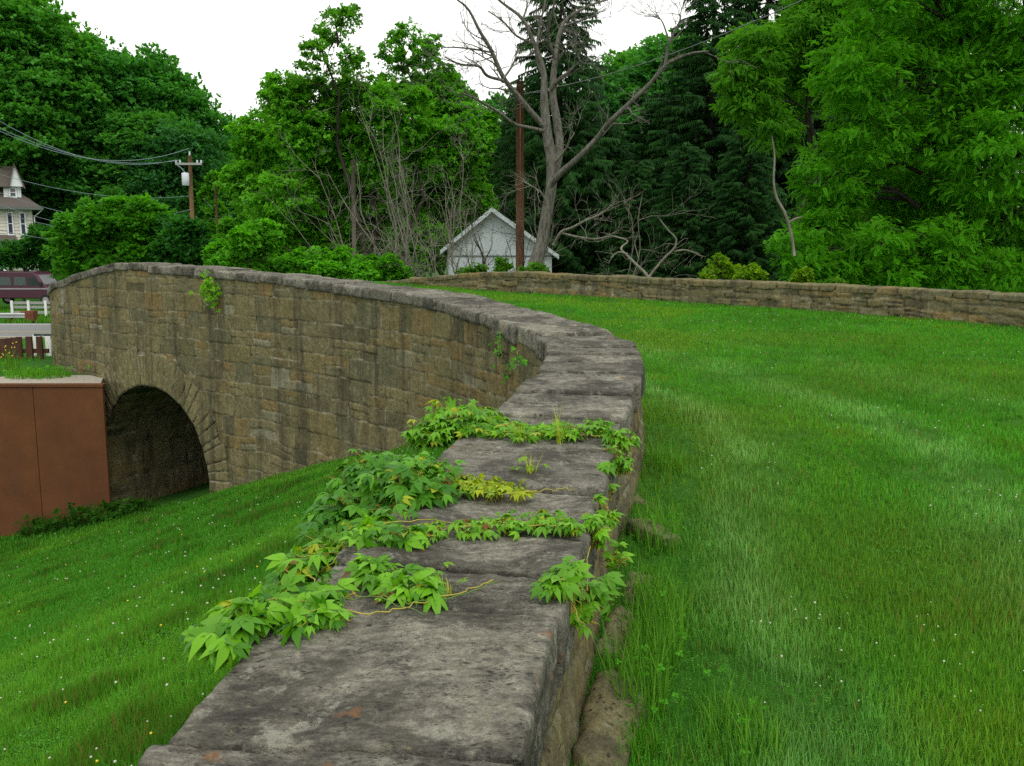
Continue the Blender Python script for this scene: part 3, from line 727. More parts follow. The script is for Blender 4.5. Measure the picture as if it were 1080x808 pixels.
# porch
pz = Hh(262)
MB().add([(-6.3, -4.06, Hh(248)), (hxp(15), -4.06, Hh(248)), (hxp(15) + .5, -6.6, pz), (-6.3, -6.6, pz), (-6.3, -6.6, pz - .25), (hxp(15) + .5, -6.6, pz - .25)], [(0, 3, 2, 1), (3, 4, 5, 2)]).build('porch_roof', M['shingle'], house).modifiers.new('s', 'SOLIDIFY').thickness = .1
for x in (-6, -3.6, hxp(2.5)): MB().box(x - .1, x + .1, -6.4, -6.2, -.1, pz - .1).build('porch_post', M['trim'], house)
MB().box(-6.3, hxp(15) + .3, -6.5, -4.06, -.3, .15).build('porch_floor', M['grey_rail'], house)
MB().box(-4.5, -3.5, -4.12, -4.01, .16, 2.2).build('door', M['shutter'], house)
# ------------------------------------------------------------------ white garage behind the far wall
Yq = 33.5
ga = empty('white_garage', at(525, 290, Yq) * np.array([1, 1, 0]) + np.array([0, 0, -4.2]), 'small white gabled garage half hidden behind bare saplings and the brown pole', 'garage')
q0 = np.array(ga.location)
gp = lambda px, py: (float(at(px, py, Yq)[0]) - q0[0], float(at(px, py, Yq)[2]) - q0[2])
apx = gp(519, 222); el = gp(472, 261); er = gp(582, 274)
er = (er[0], el[1] - .15)
MB().prism([(el[0], 0), (er[0], 0), (er[0], er[1]), (apx[0], apx[1] - .1), (el[0], el[1])], 0, 8).build('wall', M['garage'], ga)
for (p, q, nm) in ((apx, (el[0] - .25, el[1] - .2), 'roof'), (apx, (er[0] + .25, er[1] - .22), 'roof')):
    MB().add([(p[0], -.25, p[1]), (q[0], -.25, q[1]), (q[0], 8.3, q[1]), (p[0], 8.3, p[1]), (p[0], -.25, p[1] + .12), (q[0], -.25, q[1] + .12), (q[0], 8.3, q[1] + .12), (p[0], 8.3, p[1] + .12)],
             [(0, 1, 2, 3), (7, 6, 5, 4), (0, 4, 5, 1), (3, 2, 6, 7), (1, 5, 6, 2), (0, 3, 7, 4)]).build('roof', M['shingle'], ga)
    MB().add([(p[0], -.3, p[1] - .08), (q[0], -.3, q[1] - .04), (q[0], -.3, q[1] + .1), (p[0], -.3, p[1] + .1), (p[0], -.26, p[1] - .08), (q[0], -.26, q[1] - .08), (q[0], -.26, q[1] + .1), (p[0], -.26, p[1] + .1)], [(0, 1, 2, 3), (7, 6, 5, 4), (0, 4, 5, 1), (3, 2, 6, 7)]).build('barge_board', M['garage'], ga)
MB().box(el[0] + .02, er[0] - .02, -.03, -.002, gp(0, 270)[1] - .02, gp(0, 270)[1] + .02).build('siding_joint', M['gutter'], ga)
MB().box(el[0] + 1.1, el[0] + 3.9, -.06, -.004, .05, 2.15).build('garage_door', M['trim'], ga)
# ------------------------------------------------------------------ poles and wires
def pole(pxb, pyt, Y, r0, r1, zb, label, mat, group=None, name='utility_pole', pxt=None):
    t = at(pxt if pxt else pxb, pyt, Y); b = np.array([float(at(pxb, 285, Y)[0]), Y, zb])
    e_ = empty(name, b, label, 'pole', group)
    MB().tube([(0, 0, 0), tuple((t - b) * .5), tuple(t - b)], [r0, (r0 + r1) / 2, r1], 12).build('shaft', mat, e_, True)
    return e_, b, t
pm, pb, ptp = pole(548.5, 86, 30, .155, .125, -4, 'brown creosoted wooden pole standing in front of the white garage', M['pole'])
MB().box(-.02, .02, -.17, -.13, 3.6, 9).build('ground_wire_cover', M['pole'], pm)
pl_, plb, plt = pole(204.5, 164, 70, .19, .14, -4.2, 'weathered wooden power pole with crossarm and grey transformer above the left bushes', M['pole2'], pxt=200)
tl = plt - plb
arm = MB().box(tl[0] - 1.05, tl[0] + .95, -.22, -.1, tl[2] - .72, tl[2] - .56).build('crossarm', M['grey_rail'], pl_)
for dx in (-1.0, -.7, .6, .9): MB().tube([(tl[0] + dx, -.16, tl[2] - .56), (tl[0] + dx, -.16, tl[2] - .36)], .07, 8).build('insulator', M['ceramic'], arm)
MB().tube([(tl[0], 0, tl[2]), (tl[0], 0, tl[2] + .3)], .06, 8).build('insulator', M['ceramic'], pl_)
MB().tube([(tl[0] - .3, -.3, tl[2] - 2.25), (tl[0] - .3, -.3, tl[2] - 2.2), (tl[0] - .3, -.3, tl[2] - 1.35), (tl[0] - .3, -.3, tl[2] - 1.3)], [.22, .27, .27, .2], 14).build('transformer', M['ceramic'], pl_, True)
MB().tube([(tl[0] - .3, -.3, tl[2] - 1.3), (tl[0] - .6, -.25, tl[2] - .95), (tl[0] - .95, -.2, tl[2] - .7)], .035, 6).build('lead_wire', M['wire'], pl_)
p3, p3b, p3t = pole(372.5, 169, 33, .085, .075, -4, 'short grey weathered post standing among the centre trees', mat_bark('grey_post', (.10, .085, .07), (.2, .17, .14), 14), name='old_pole')
p4, p4b, p4t = pole(254.5, 203, 110, .2, .16, -4, 'distant brown pole in the gap between the wooded slopes', M['pole2'], name='utility_pole')
p5, p5b, p5t = pole(231, 190, 62, .1, .07, -4, 'slender leafless pole right of the transformer pole', mat_bark('brown_post', (.09, .05, .03), (.18, .11, .07), 14), name='old_pole', pxt=227)
def wire(pts, sag, label, r=.018, mat=None, group='overhead wires strung from the transformer pole'):
    """pts two ends in 3D"""
    a, b = np.array(pts[0], float), np.array(pts[1], float); n = 28
    P = [a + (b - a) * t - np.array([0, 0, 4 * sag * t * (1 - t)]) for t in np.linspace(0, 1, n)]
    o = MB().tube(P, r, 5).build('overhead_wire', mat or M['wire'])
    tagp(o, label, 'wire', group)
W0 = [((-60, 88), (-1.0, .05), 1.9, 'uppermost wire sweeping from the upper left down to the crossarm of the transformer pole'),
      ((-60, 104), (-.7, .05), 1.5, 'second wire from the top reaching the crossarm of the transformer pole'),
      ((-60, 106), (0, .9), 2.0, 'wire reaching the very top of the transformer pole'),
      ((-60, 164), (0, -2.6), 1.0, 'wire passing just above the white house roof to the transformer pole'),
      ((-60, 176), (0, -3.6), 1.7, 'wire crossing behind the dormer at its window height'),
      ((-60, 190), (0, -4.8), 1.5, 'wire starting above the house eaves, second from the bottom'),
      ((-60, 202), (0, -5.0), 1.3, 'sagging wire level with the house gutter'),
      ((-60, 228), (0, -6.0), .9, 'lowest wire running just above the dark bushes')]
for (p, (dx, dz), sag, lb) in W0:
    wire((at(p[0], p[1], 56), (plt[0] + dx, 69.85, plt[2] - .4 + dz)), sag, lb, .021 if dz > -2 else .017)
wire((plt + np.array([.9, -.1, -3.2]), p4t + np.array([0, 0, -.5])), 1.6, 'upper wire from the transformer pole into the valley gap', .03)
wire((plt + np.array([0, -.1, -4.8]), p4t + np.array([0, 0, -1.5])), 1.3, 'lower wire from the transformer pole into the valley gap', .03)
wire((at(586, 92, 29.9), at(900, -25, 19)), .25, 'single thin wire rising to the upper right past the dead tree', .012, M['wireblack'], 'wires of the brown pole')
wire((at(549, 100, 30), at(586, 92, 29.9)), .0, 'short length of wire at the top of the brown pole', .012, M['wireblack'], 'wires of the brown pole')
wire((at(549, 100, 30), at(205, 235, 68)), .5, 'faint thin wire passing through the centre trees behind the brown pole', .012, M['wireblack'], 'wires of the brown pole')
exec_trees = True
# ================================================================== vegetation
def nrmz(v): return v / np.maximum(np.linalg.norm(v, axis=-1, keepdims=True), 1e-9)
def frames(fwd, up):
    """local x = fwd, z = roughly up; returns (n,3,3) columns x,y,z"""
    x = nrmz(fwd); y = nrmz(np.cross(up, x)); z = np.cross(x, y)
    return np.stack([x, y, z], -1)
def scatter(tv, tf, pos, Rm, scl):
    n = len(pos); k = len(tv)
    V = np.einsum('nij,kj->nki', Rm, tv) * np.asarray(scl).reshape(n, 1, 1) + pos[:, None, :]
    F = (tf[None] + (np.arange(n) * k)[:, None, None]).reshape(-1, tf.shape[1])
    return V.reshape(-1, 3), F
def t_leaf():
    v = np.array([(0, 0, 0), (.45, .24, .06), (1, 0, -.06), (.45, -.24, .06)]); return v, np.array([(0, 3, 2), (0, 2, 1)])
def t_sprig(n=7, rng=np.random.default_rng(2), spread=1.0, w=.17):
    V, F = [], []
    for i in range(n):
        a = rng.uniform(-1.9, 1.9) if i else 0; r = rng.uniform(.1, .75) if i else .6; el = rng.uniform(-.5, .25)
        o = np.array([r * .7, rng.uniform(-.12, .12), rng.uniform(-.1, .1)])
        d = np.array([math.cos(a) * math.cos(el), math.sin(a) * math.cos(el) * spread, math.sin(el)]); L = rng.uniform(.35, .55)
        s_ = nrmz(np.cross(d, [rng.uniform(-.4, .4), rng.uniform(-.4, .4), 1])) * w
        b = len(V); V += [o, o + d * L * .45 + s_, o + d * L + np.array([0, 0, -.05]), o + d * L * .45 - s_]
        F += [(b, b + 3, b + 2), (b, b + 2, b + 1)]
    return np.array(V), np.array(F)
def t_frond(n=7, w=.075, L=.27, droop=.35):
    V, F = [], []
    for i in range(n):
        t = .12 + .8 * i / (n - 1); x = t; z = -droop * t * t
        for sg in (-1, 1):
            l = L * (1 - .55 * abs(t - .45)); a = 1.15 - .35 * t
            d = np.array([math.cos(a), sg * math.sin(a), -.25]); q = np.array([math.sin(a), -sg * math.cos(a), 0]) * w
            o = np.array([x, 0, z]); b = len(V); V += [o, o + d * l * .5 + q, o + d * l, o + d * l * .5 - q]; F += [(b, b + 3, b + 2), (b, b + 2, b + 1)]
    o = np.array([.92, 0, -droop * .85]); b = len(V); V += [o, o + [.12, w, -.05], o + [.25, 0, -.12], o + [.12, -w, -.05]]; F += [(b, b + 3, b + 2), (b, b + 2, b + 1)]
    return np.array(V), np.array(F)
def t_hang(n=11, rng=np.random.default_rng(4)):
    """spruce branch spray: short needly twiglets and hanging tassels"""
    V, F = [], []
    for i in range(n):
        t = i / (n - 1) * 1.0
        for sg in (-1, 1):
            o = np.array([t, 0, -.12 * t * t]); L = rng.uniform(.25, .5)
            d = nrmz(np.array([.55, sg * rng.uniform(.5, 1), -rng.uniform(.5, 1.8)])); q = np.array([.05, 0, .02]) * 1.0
            b = len(V); V += [o - q, o + q, o + d * L]; F += [(b, b + 1, b + 2)]
            q2 = np.array([0, .05, .03]); V += [o - q2, o + q2, o + d * L * .9]; F += [(b + 3, b + 4, b + 5)]
    return np.array(V), np.array(F)
TL, TS, TF_, TH_ = t_leaf(), t_sprig(), t_frond(), t_hang()
TS2 = t_sprig(5, np.random.default_rng(9), 1.0, .2)
def crown(blobs, n_total, tmpl, size, c1, c2, rng, nclump=16, flat=.55, droopy=.2, fill=.25, clr=.34, loose=.22):
    """blobs: (center3, radii3). Leaves gather in clumps near each blob's surface, leaving gaps between them."""
    vol = np.array([b[1][0] * b[1][2] for b in blobs]); vol = vol / vol.sum()
    Vs, Fs, Cs = [], [], []; base = 0
    for (c, r), w in zip(blobs, vol):
        c = np.array(c, float); r = np.array(r, float)
        nc = nclump
        d = nrmz(rng.normal(size=(nc, 3))); d[:, 2] = d[:, 2] * .9 + .12
        rad = np.where(rng.random(nc) < fill, rng.uniform(.1, .6, nc), rng.uniform(.68, 1.05, nc))
        cc = c + d * rad[:, None] * r; cr = rng.uniform(.65, 1.35, nc) * clr
        tint = rng.random(nc)
        n = max(10, int(n_total * w)); wi = cr ** 2 / (cr ** 2).sum(); k = rng.choice(nc, n, p=wi)
        q = nrmz(rng.normal(size=(n, 3))); q[:, 2] = np.abs(q[:, 2]) * .9 - .25 * rng.random(n); 
        rr = rng.random(n) ** .45
        p = cc[k] + q * rr[:, None] * cr[k][:, None] * r * np.array([1.25, 1.25, flat * 1.3])
        fr = rng.random(n) < loose; q2 = nrmz(rng.normal(size=(n, 3))); p = np.where(fr[:, None], c + q2 * (rng.uniform(.45, 1.12, n))[:, None] * r, p)
        out = nrmz((p - c) / r) 
        fw = nrmz(out * np.array([1, 1, .3]) + rng.normal(size=(n, 3)) * .55 + np.array([0, 0, -droopy]))
        up = nrmz(out * .45 + np.array([0, 0, .8]) + rng.normal(size=(n, 3)) * .38)
        V, F = scatter(tmpl[0], tmpl[1], p, frames(fw, up), size * rng.uniform(.65, 1.25, n))
        m = np.clip(.55 * tint[k] + .45 * rng.random(n), 0, 1)[:, None]
        C = np.array(c1) * (1 - m) + np.array(c2) * m
        C = C * rng.uniform(.85, 1.15, (n, 1))
        Vs.append(V); Fs.append(F + base); Cs.append(np.repeat(C, len(tmpl[0]), 0)); base += len(V)
    return np.vstack(Vs), np.vstack(Fs), np.vstack(Cs)
def limb(a, b, rng, wob=.08, n=6):
    a = np.array(a, float); b = np.array(b, float); L = np.linalg.norm(b - a)
    P = [a + (b - a) * t + (rng.normal(size=3) * wob * L * math.sin(math.pi * t) * .6) + np.array([0, 0, .12 * L * math.sin(math.pi * t)]) for t in np.linspace(0, 1, n)]
    P[0] = a; P[-1] = b; return P
def make_tree(name, base, H, blobs, n, tmpl, size, c1, c2, seed, label, cat='tree', group=None, tr=.2, bark='bark', limbs=True, leafm='leaf', lean=(0, 0), **kw):
    rng = np.random.default_rng(seed)
    base = np.array(base, float); e_ = empty(name, base, label, cat, group)
    B = [(np.array(c) - base, r) for c, r in blobs]
    V, F, C = crown(B, n, tmpl, size, c1, c2, rng, **kw)
    mesh('crown', V, F, M[leafm], e_, False, {'Col': ('FLOAT_COLOR', C)})
    mb = MB(); top = np.array([lean[0], lean[1], H])
    tp = [top * t + np.r_[rng.normal(size=2) * .03 * H * math.sin(math.pi * t), 0] for t in np.linspace(0, 1, 8)]
    mb.tube(tp, [tr * (1 - .8 * t) + .01 for t in np.linspace(0, 1, 8)], 9)
    if limbs:
        for c, r in B:
            if c[2] < .3 * H and tr > .15: continue
            t = np.clip((c[2] - .3 * np.hypot(c[0], c[1])) / H, .15, .92); s_ = top * t
            end = c + np.array([0, 0, .2 * r[2]])
            mb.tube(limb(s_, end, rng), list(np.linspace(tr * (1 - .8 * t) * .38, .015, 6)), 6)
            for q in range(3):
                e2 = c + nrmz(rng.normal(size=3)) * np.array(r) * .8
                mb.tube(limb((s_ + end) / 2, e2, rng), list(np.linspace(tr * .2, .012, 6)), 5)
    mb.build('trunk', M[bark], e_, True)
    return e_
def pxblobs(L, Y, dy=1.5, rng=None, thick=1.0, zs=1.0):
    """(px, py, radius px[, depth offset]) -> 3D blobs"""
    out = []
    for i, b in enumerate(L):
        px, py, r = b[:3]; r = r * .82; yo = b[3] if len(b) > 3 else (rng.uniform(-dy, dy) if rng is not None else 0)
        R = r / FPX * (Y + yo); out.append((at(px, py, Y + yo), (R, R * thick, R * zs)))
    return out
rv_ = np.random.default_rng(77)
# ---- the large feathery tree filling the right side
big = [(1040, 40, 75), (960, 30, 60), (905, 70, 55), (1000, 110, 70), (920, 140, 55), (880, 190, 48), (960, 190, 65), (1050, 170, 70), (870, 240, 42), (930, 250, 55), (1000, 250, 60), (1070, 250, 60),
       (840, 262, 30), (1110, 90, 80), (1130, 190, 80), (960, 290, 45), (1040, 295, 50), (900, 285, 35), (1120, 280, 60), (1090, 10, 70), (1010, -40, 70), (1180, 60, 90), (1190, 200, 90), (930, -20, 50), (850, 288, 28, -1.5), (895, 296, 30, -1.6), (945, 300, 34, -1.8), (1000, 300, 34, -1.6), (1060, 298, 40, -1.8), (1000, 262, 40, -1.8), (930, 262, 36, -1.8)]
c_ = at(1050, 285, 22)
make_tree('walnut_tree', (c_[0], 22, -3.4), 11.5, pxblobs(big, 21.5, 1.8, rv_, 1.0), 88000, TF_, .17, (.026, .088, .006), (.06, .19, .011), 1, 'large feathery-leaved green tree filling the right edge of the photo', tr=.3, nclump=34, clr=.25, droopy=.12, loose=.35, flat=.7)
# dark bare inner limbs of the same kind of wood showing near its right side
upb = [(800, 60, 42), (835, 95, 42), (790, 105, 34), (850, 45, 45), (815, 135, 30), (870, 10, 50), (905, 60, 40), (775, 80, 22)]
c_ = at(850, 285, 27)
make_tree('locust_tree', (c_[0], 27, -3.6), 10.5, pxblobs(upb, 27, 1.2, rv_), 20000, TF_, .18, (.028, .09, .010), (.065, .17, .016), 2, 'lighter green tree leaning in front of the dark spruces at upper right', tr=.2, nclump=26, clr=.28, droopy=.3, loose=.3)
# ---- centre trees
ct = [(280, 150, 34), (320, 135, 42), (265, 195, 32), (300, 220, 44), (350, 190, 48), (400, 160, 46), (345, 255, 40), (400, 235, 50), (285, 262, 32), (440, 262, 38), (420, 120, 40), (370, 120, 34), (300, 100, 26)]
ax1 = [(350, 30, 20), (333, 52, 17), (368, 22, 15), (372, 60, 15), (320, 82, 18), (352, 85, 22), (385, 92, 22), (290, 108, 20), (335, 110, 24)]
c_ = at(400, 285, 36)
make_tree('boxelder_tree', (c_[0], 36, -4), 9, pxblobs(ct, 36, 2.2, rv_), 34000, TS, .29, (.04, .125, .014), (.09, .225, .024), 3, 'broad bright green tree left of centre behind the bridge', tr=.16, nclump=36, clr=.25, loose=.3)
c_ = at(398, 285, 35)
make_tree('locust_tree', (c_[0], 34, -4), 11.2, pxblobs(ax1, 34, 1, rv_), 3400, TS, .23, (.035, .105, .012), (.075, .19, .02), 4, 'tall open tree with its airy top against the sky left of centre', tr=.12, lean=(-1.7, 0), nclump=11, clr=.24, fill=.1, flat=.7, loose=.3)
ax2 = [(430, 38, 17), (410, 55, 16), (452, 60, 18), (425, 78, 22), (465, 84, 16), (440, 100, 22), (412, 96, 16), (455, 45, 11)]
c_ = at(412, 285, 35.5)
make_tree('locust_tree', (c_[0] + .4, 35.5, -4), 10.6, pxblobs(ax2, 35, 1, rv_), 2900, TS, .23, (.035, .11, .012), (.075, .20, .02), 5, 'airy treetop against the sky just left of the dead tree', tr=.11, lean=(1.0, 0), nclump=11, clr=.24, fill=.1, flat=.7, loose=.3)
c2_ = [(470, 115, 34), (490, 150, 30), (455, 160, 38), (480, 195, 36), (505, 130, 22), (440, 205, 32), (500, 215, 24), (470, 95, 22), (455, 250, 26)]
c_ = at(472, 285, 38)
make_tree('maple_tree', (c_[0], 38, -4), 9.5, pxblobs(c2_, 38, 1.5, rv_), 26000, TS, .28, (.04, .13, .014), (.092, .235, .024), 6, 'bright green rounded tree standing behind the bare saplings and garage', tr=.15, nclump=34, clr=.25, loose=.3)
# low leafy growth along the foot of the centre trees
lowb = [(250, 275, 18), (285, 285, 20), (325, 280, 22), (365, 283, 20), (405, 285, 18), (235, 268, 12), (270, 250, 18)]
for i, (px, py, r) in enumerate(lowb):
    b = pxblobs([(px, py, r), (px + r * .8, py + 4, r * .7), (px - r * .7, py + 5, r * .7)], 27 + i % 3, .5, rv_)
    make_tree('shrub', (b[0][0][0], 27 + i % 3, -4), 2.9, b, 1500, TS, .3, (.03, .11, .01), (.075, .21, .02), 20 + i, ['leafy shrub at left end of the low row behind the bridge coping', 'rounded shrub second along the row behind the bridge coping', 'bright shrub third along the row behind the bridge coping', 'shrub below the grey post behind the bridge', 'shrub just above where the two parapets meet', 'small shrub in the valley gap above the coping', 'taller shrub above the left of the shrub row'][i], 'shrub', 'low shrubs behind the bridge coping', tr=.05, nclump=10)
# ---- spruces
def spruce_proto(seed, H=18., R=3.6, step=.33, lw=1.0):
    rng = np.random.default_rng(seed); P, Fw, S_, tips = [], [], [], []
    mb = MB(); mb.tube([(0, 0, 0), (0, 0, H * .5), (0, 0, H)], [.26, .17, .02], 8)
    z = 1.0
    while z < H - .2:
        f = 1 - z / H; L0 = R * (f ** .75) + .25
        nb = int(5 + 4 * f)
        ph = rng.uniform(0, 6.28)
        for j in range(nb):
            an = ph + 6.283 * j / nb + rng.uniform(-.3, .3); L = L0 * rng.uniform(.6, 1.12)
            d = np.array([math.cos(an), math.sin(an), 0]); n = max(2, int(L / .34))
            prev = np.array([0, 0, z])
            for i in range(1, n + 1):
                t = i / n; zz = z - .38 * L * t + .30 * L * t * t + (.1 * L * t ** 3) + rng.uniform(-.05, .05)
                p = np.array([d[0] * L * t, d[1] * L * t, zz]); 
                for q in range(2): 
                    sd = d + np.array([-d[1], d[0], 0]) * rng.uniform(-1.1, 1.1) + np.array([0, 0, rng.uniform(-.45, .1)])
                    P.append(p); Fw.append(sd); S_.append(rng.uniform(.5, .95) * lw)
            if rng.random() < .4: mb.tube([(0, 0, z), tuple(np.array([d[0] * L * .5, d[1] * L * .5, z - .1 * L])), tuple(p)], [.04, .03, .01], 5)
        z += step * rng.uniform(.8, 1.2)
    P = np.array(P); Fw = np.array(Fw); n = len(P)
    up = np.array([0, 0, 1]) + rng.normal(size=(n, 3)) * .2
    V, F = scatter(TH_[0], TH_[1], P, frames(Fw, up), np.array(S_))
    m = rng.random((n, 1)); C = np.array((.013, .046, .017)) * (1 - m) + np.array((.030, .086, .025)) * m
    return mb, V, F, np.repeat(C, len(TH_[0]), 0)
SPR = []
for sd in (1, 2, 3):
    mb, V, F, C = spruce_proto(sd); SPR.append((mb, V, F, C))
def copy_thing(src, loc, rz, scale, label):
    r = src.copy(); col.objects.link(r); r.location = tuple(map(float, loc)); r.rotation_euler = (0, 0, rz)
    r.scale = scale if hasattr(scale, '__len__') else (scale,) * 3; r['label'] = label
    for ch in list(src.children):
        c = ch.copy(); col.objects.link(c); c.parent = r
    return r
spr = [(592, -45, 43, 1.0, 'tall dark spruce directly behind the dead tree, its tip above the frame'), (548, 92, 48, .8, 'shorter dark spruce just left of the brown pole'),
       (640, 125, 44, 1.0, 'dark spruce right of the dead tree, top below the skyline'), (700, 95, 42, 1.05, 'dark spruce behind the long dead limb right of centre'),
       (755, -30, 40, 1.15, 'very tall dark spruce cutting the skyline right of centre'), (812, -60, 41, 1.1, 'tall spruce behind the lighter green tree at upper right'),
       (725, 150, 36, .8, 'smaller spruce low in the dark stand right of centre'), (672, 165, 38, .8, 'low spruce between the dead tree and the tall spruces'),
       (790, 130, 35, .9, 'spruce with brownish hanging boughs above the yellow-green shrubs'), (865, -20, 40, 1.1, 'spruce mostly hidden by the feathery tree on the right'),
       (610, 110, 46, 1.1, 'dark spruce filling the gap behind the dead tree trunk'), (930, -40, 38, 1.2, 'spruce deep behind the feathery tree near the right edge'), (1010, -60, 38, 1.2, 'rightmost spruce, deep behind the feathery tree')]
first = {}
for i, (px, pyt, Y, wf, lb) in enumerate(spr):
    t = at(px, pyt, Y); b = (t[0], Y, -4.4); H = t[2] + 4.4; k3 = i % 3; sc3 = (wf * (H / 18) ** .5, wf * (H / 18) ** .5, H / 18)
    if k3 not in first:
        e_ = empty('spruce_tree', b, lb, 'tree', 'dark spruces behind the far parapet', i * 1.3); e_.scale = sc3
        mb, V, F, C = SPR[k3]
        mesh('crown', V, F, M['needle'], e_, False, {'Col': ('FLOAT_COLOR', C)}); mb.build('trunk', M['bark'], e_, True); first[k3] = e_
    else: copy_thing(first[k3], b, i * 1.3, sc3, lb)
# ---- broadleaf trees behind, shared crowns
def proto_broad(seed, H, R, n, size, c1, c2, name, label, loc, group, nb=11, tmpl=TS2, tr=.22, scale=1):
    rng = np.random.default_rng(seed); bl = []
    for i in range(nb):
        a = rng.uniform(0, 6.28); rr = R * math.sqrt(rng.random()) * .62; zf = rng.uniform(.32, .86); br = R * rng.uniform(.36, .52) * (1.12 - .4 * abs(zf - .55) * 2)
        bl.append((np.array([rr * math.cos(a) * (1.15 - zf * .5), rr * math.sin(a) * (1.15 - zf * .5), zf * H]), (br, br, br * .85)))
    e_ = make_tree(name, (0, 0, 0), H * .7, bl, n, tmpl, size, c1, c2, seed, label, 'tree', group, tr=tr, nclump=22, clr=.32, loose=.28)
    e_.location = tuple(map(float, loc)); e_.scale = (scale,) * 3; return e_
def gz_(x, y): return float(low_z(np.array([[float(x)]]), np.array([[float(y)]]))[0, 0])
HILL = 'trees of the wooded left hillside'
hp = []
gset = [((.020, .082, .026), (.044, .145, .038)), ((.017, .070, .026), (.038, .122, .036)), ((.027, .096, .022), (.054, .158, .036)), ((.016, .064, .034), (.034, .11, .046))]
rh = np.random.default_rng(12)
hill_pos = []
for row, (Y, n) in enumerate(((86, 9), (90, 11), (98, 12), (114, 13), (132, 13))):
    for i in range(n):
        px = -90 + (310 if row else 290) * (i + rh.uniform(.1, .9)) / n
        if not (row == 0 and px < 60): hill_pos.append((px, Y + rh.uniform(-4, 4)))
protos = []
for i, (px, Y) in enumerate(hill_pos):
    x = (px - 540) / FPX * Y; z = gz_(x, Y) - .3
    # target skyline so crowns follow the ridge seen in the photograph
    sky = np.interp(px, [-100, 0, 30, 80, 110, 150, 190, 220, 245, 300], [-60, 5, 40, 55, 60, 70, 112, 148, 170, 190])
    ztopx = float(at(px, sky, Y)[2]) - rh.uniform(0, 2.0)
    Hn = np.clip(ztopx - z, 7, 17) * rh.uniform(.85, 1.0)
    z = min(z, ztopx - 7)
    k4 = len(protos) if len(protos) < 4 else rh.integers(0, 4)
    lb = 'dense green tree in the mass of trees covering the left hillside'
    if len(protos) < 4:
        e_ = proto_broad(200 + k4, 14, 5.2, 16000, .46, *gset[k4], 'hillside_tree', lb, (x, Y, z), HILL, scale=Hn / 14, nb=13); protos.append(e_)
    else: copy_thing(protos[k4], (x, Y, z), rh.uniform(0, 6.28), (Hn / 14 * rh.uniform(.9, 1.15),) * 2 + (Hn / 14,), lb)
# named single trees farther off: the blue-green ones in the gap, the round ones between the spruces
gap = [(-30, -25, 84, 'tree at the top left corner of the photo'), (14, 12, 82, 'tall tree just right of the top left corner, on the ridge'), (58, 34, 84, 'ridge tree above the house'), (100, 48, 86, 'ridge tree at the middle of the left hill skyline'), (140, 58, 88, 'ridge tree before the skyline falls away'), (172, 84, 90, 'tree on the falling part of the left skyline'), (196, 112, 92, 'tree low on the falling left skyline above the transformer pole'), (232, 150, 150, 'bluish distant tree in the bottom of the valley gap'), (252, 140, 165, 'hazy blue-green treetop highest in the valley gap'), (270, 132, 140, 'distant tree just left of the centre trees against the sky'), (215, 175, 105, 'dim tree behind the slender brown pole'), (243, 190, 90, 'green tree low in the valley gap'), (300, 150, 120, 'distant tree mostly hidden by the centre trees')]
for px, py, Y, lb in gap:
    t = at(px, py, Y); z = min(gz_(t[0], Y), t[2] - 8); copy_thing(protos[(px) % 4], (t[0], Y, z), px * .7, ((t[2] - z) / 13.2,) * 3, lb)
rnd = [(335, 160, 60, 'tree behind the left half of the broad centre tree'), (385, 150, 62, 'tree behind the grey post and centre trees'), (432, 150, 60, 'tree behind the bare saplings and the bright maple'), (475, 140, 64, 'tree behind the bright maple'), (300, 185, 70, 'tree in the back behind the left edge of the broad centre tree'), (655, 62, 62, 'rounded mid-green tree on the skyline right of the dead tree'), (690, 52, 64, 'rounded green tree on the skyline beside the tall spruce'), (720, 48, 58, 'green treetop on the skyline behind the upper dead limb'), (622, 85, 58, 'green tree showing left of the skyline dip behind the dead tree'), (740, 70, 60, 'green tree behind the tall spruce right of centre'),
       (520, 110, 55, 'green tree between the bright maple and the shorter spruce'), (500, 150, 52, 'green tree low behind the garage'), (880, 20, 55, 'green tree behind upper right spruces'), (960, 0, 55, 'green tree far behind the feathery right tree')]
for px, py, Y, lb in rnd:
    t = at(px, py, Y); z = -3.5; copy_thing(protos[(px // 3) % 4], (t[0], Y, z), px * .9, ((t[2] - z) / 13.2 * .95, (t[2] - z) / 13.2 * .95, (t[2] - z) / 13.2), lb)
# tall slim trees at the right of the transformer pole
for px, py, Y, r, lb in ((262, 200, 64, 9, 'slim green tree right of the transformer pole, in front of the gap'), (238, 240, 62, 8, 'small dark green tree low in the gap'), (224, 190, 78, 8, 'slim yellow-green tree beside the slender pole')):
    bl = pxblobs([(px + (-1) ** q * 3, py + q * 17, r + q * 1.2) for q in range(5)], Y, .8, rv_)
    make_tree('slim_tree', (bl[0][0][0], Y, -4), bl[0][0][2] + 4, bl, 3800, TS2, .5, (.022, .09, .012), (.06, .16, .018), px, lb, 'tree', None, tr=.12, nclump=14)
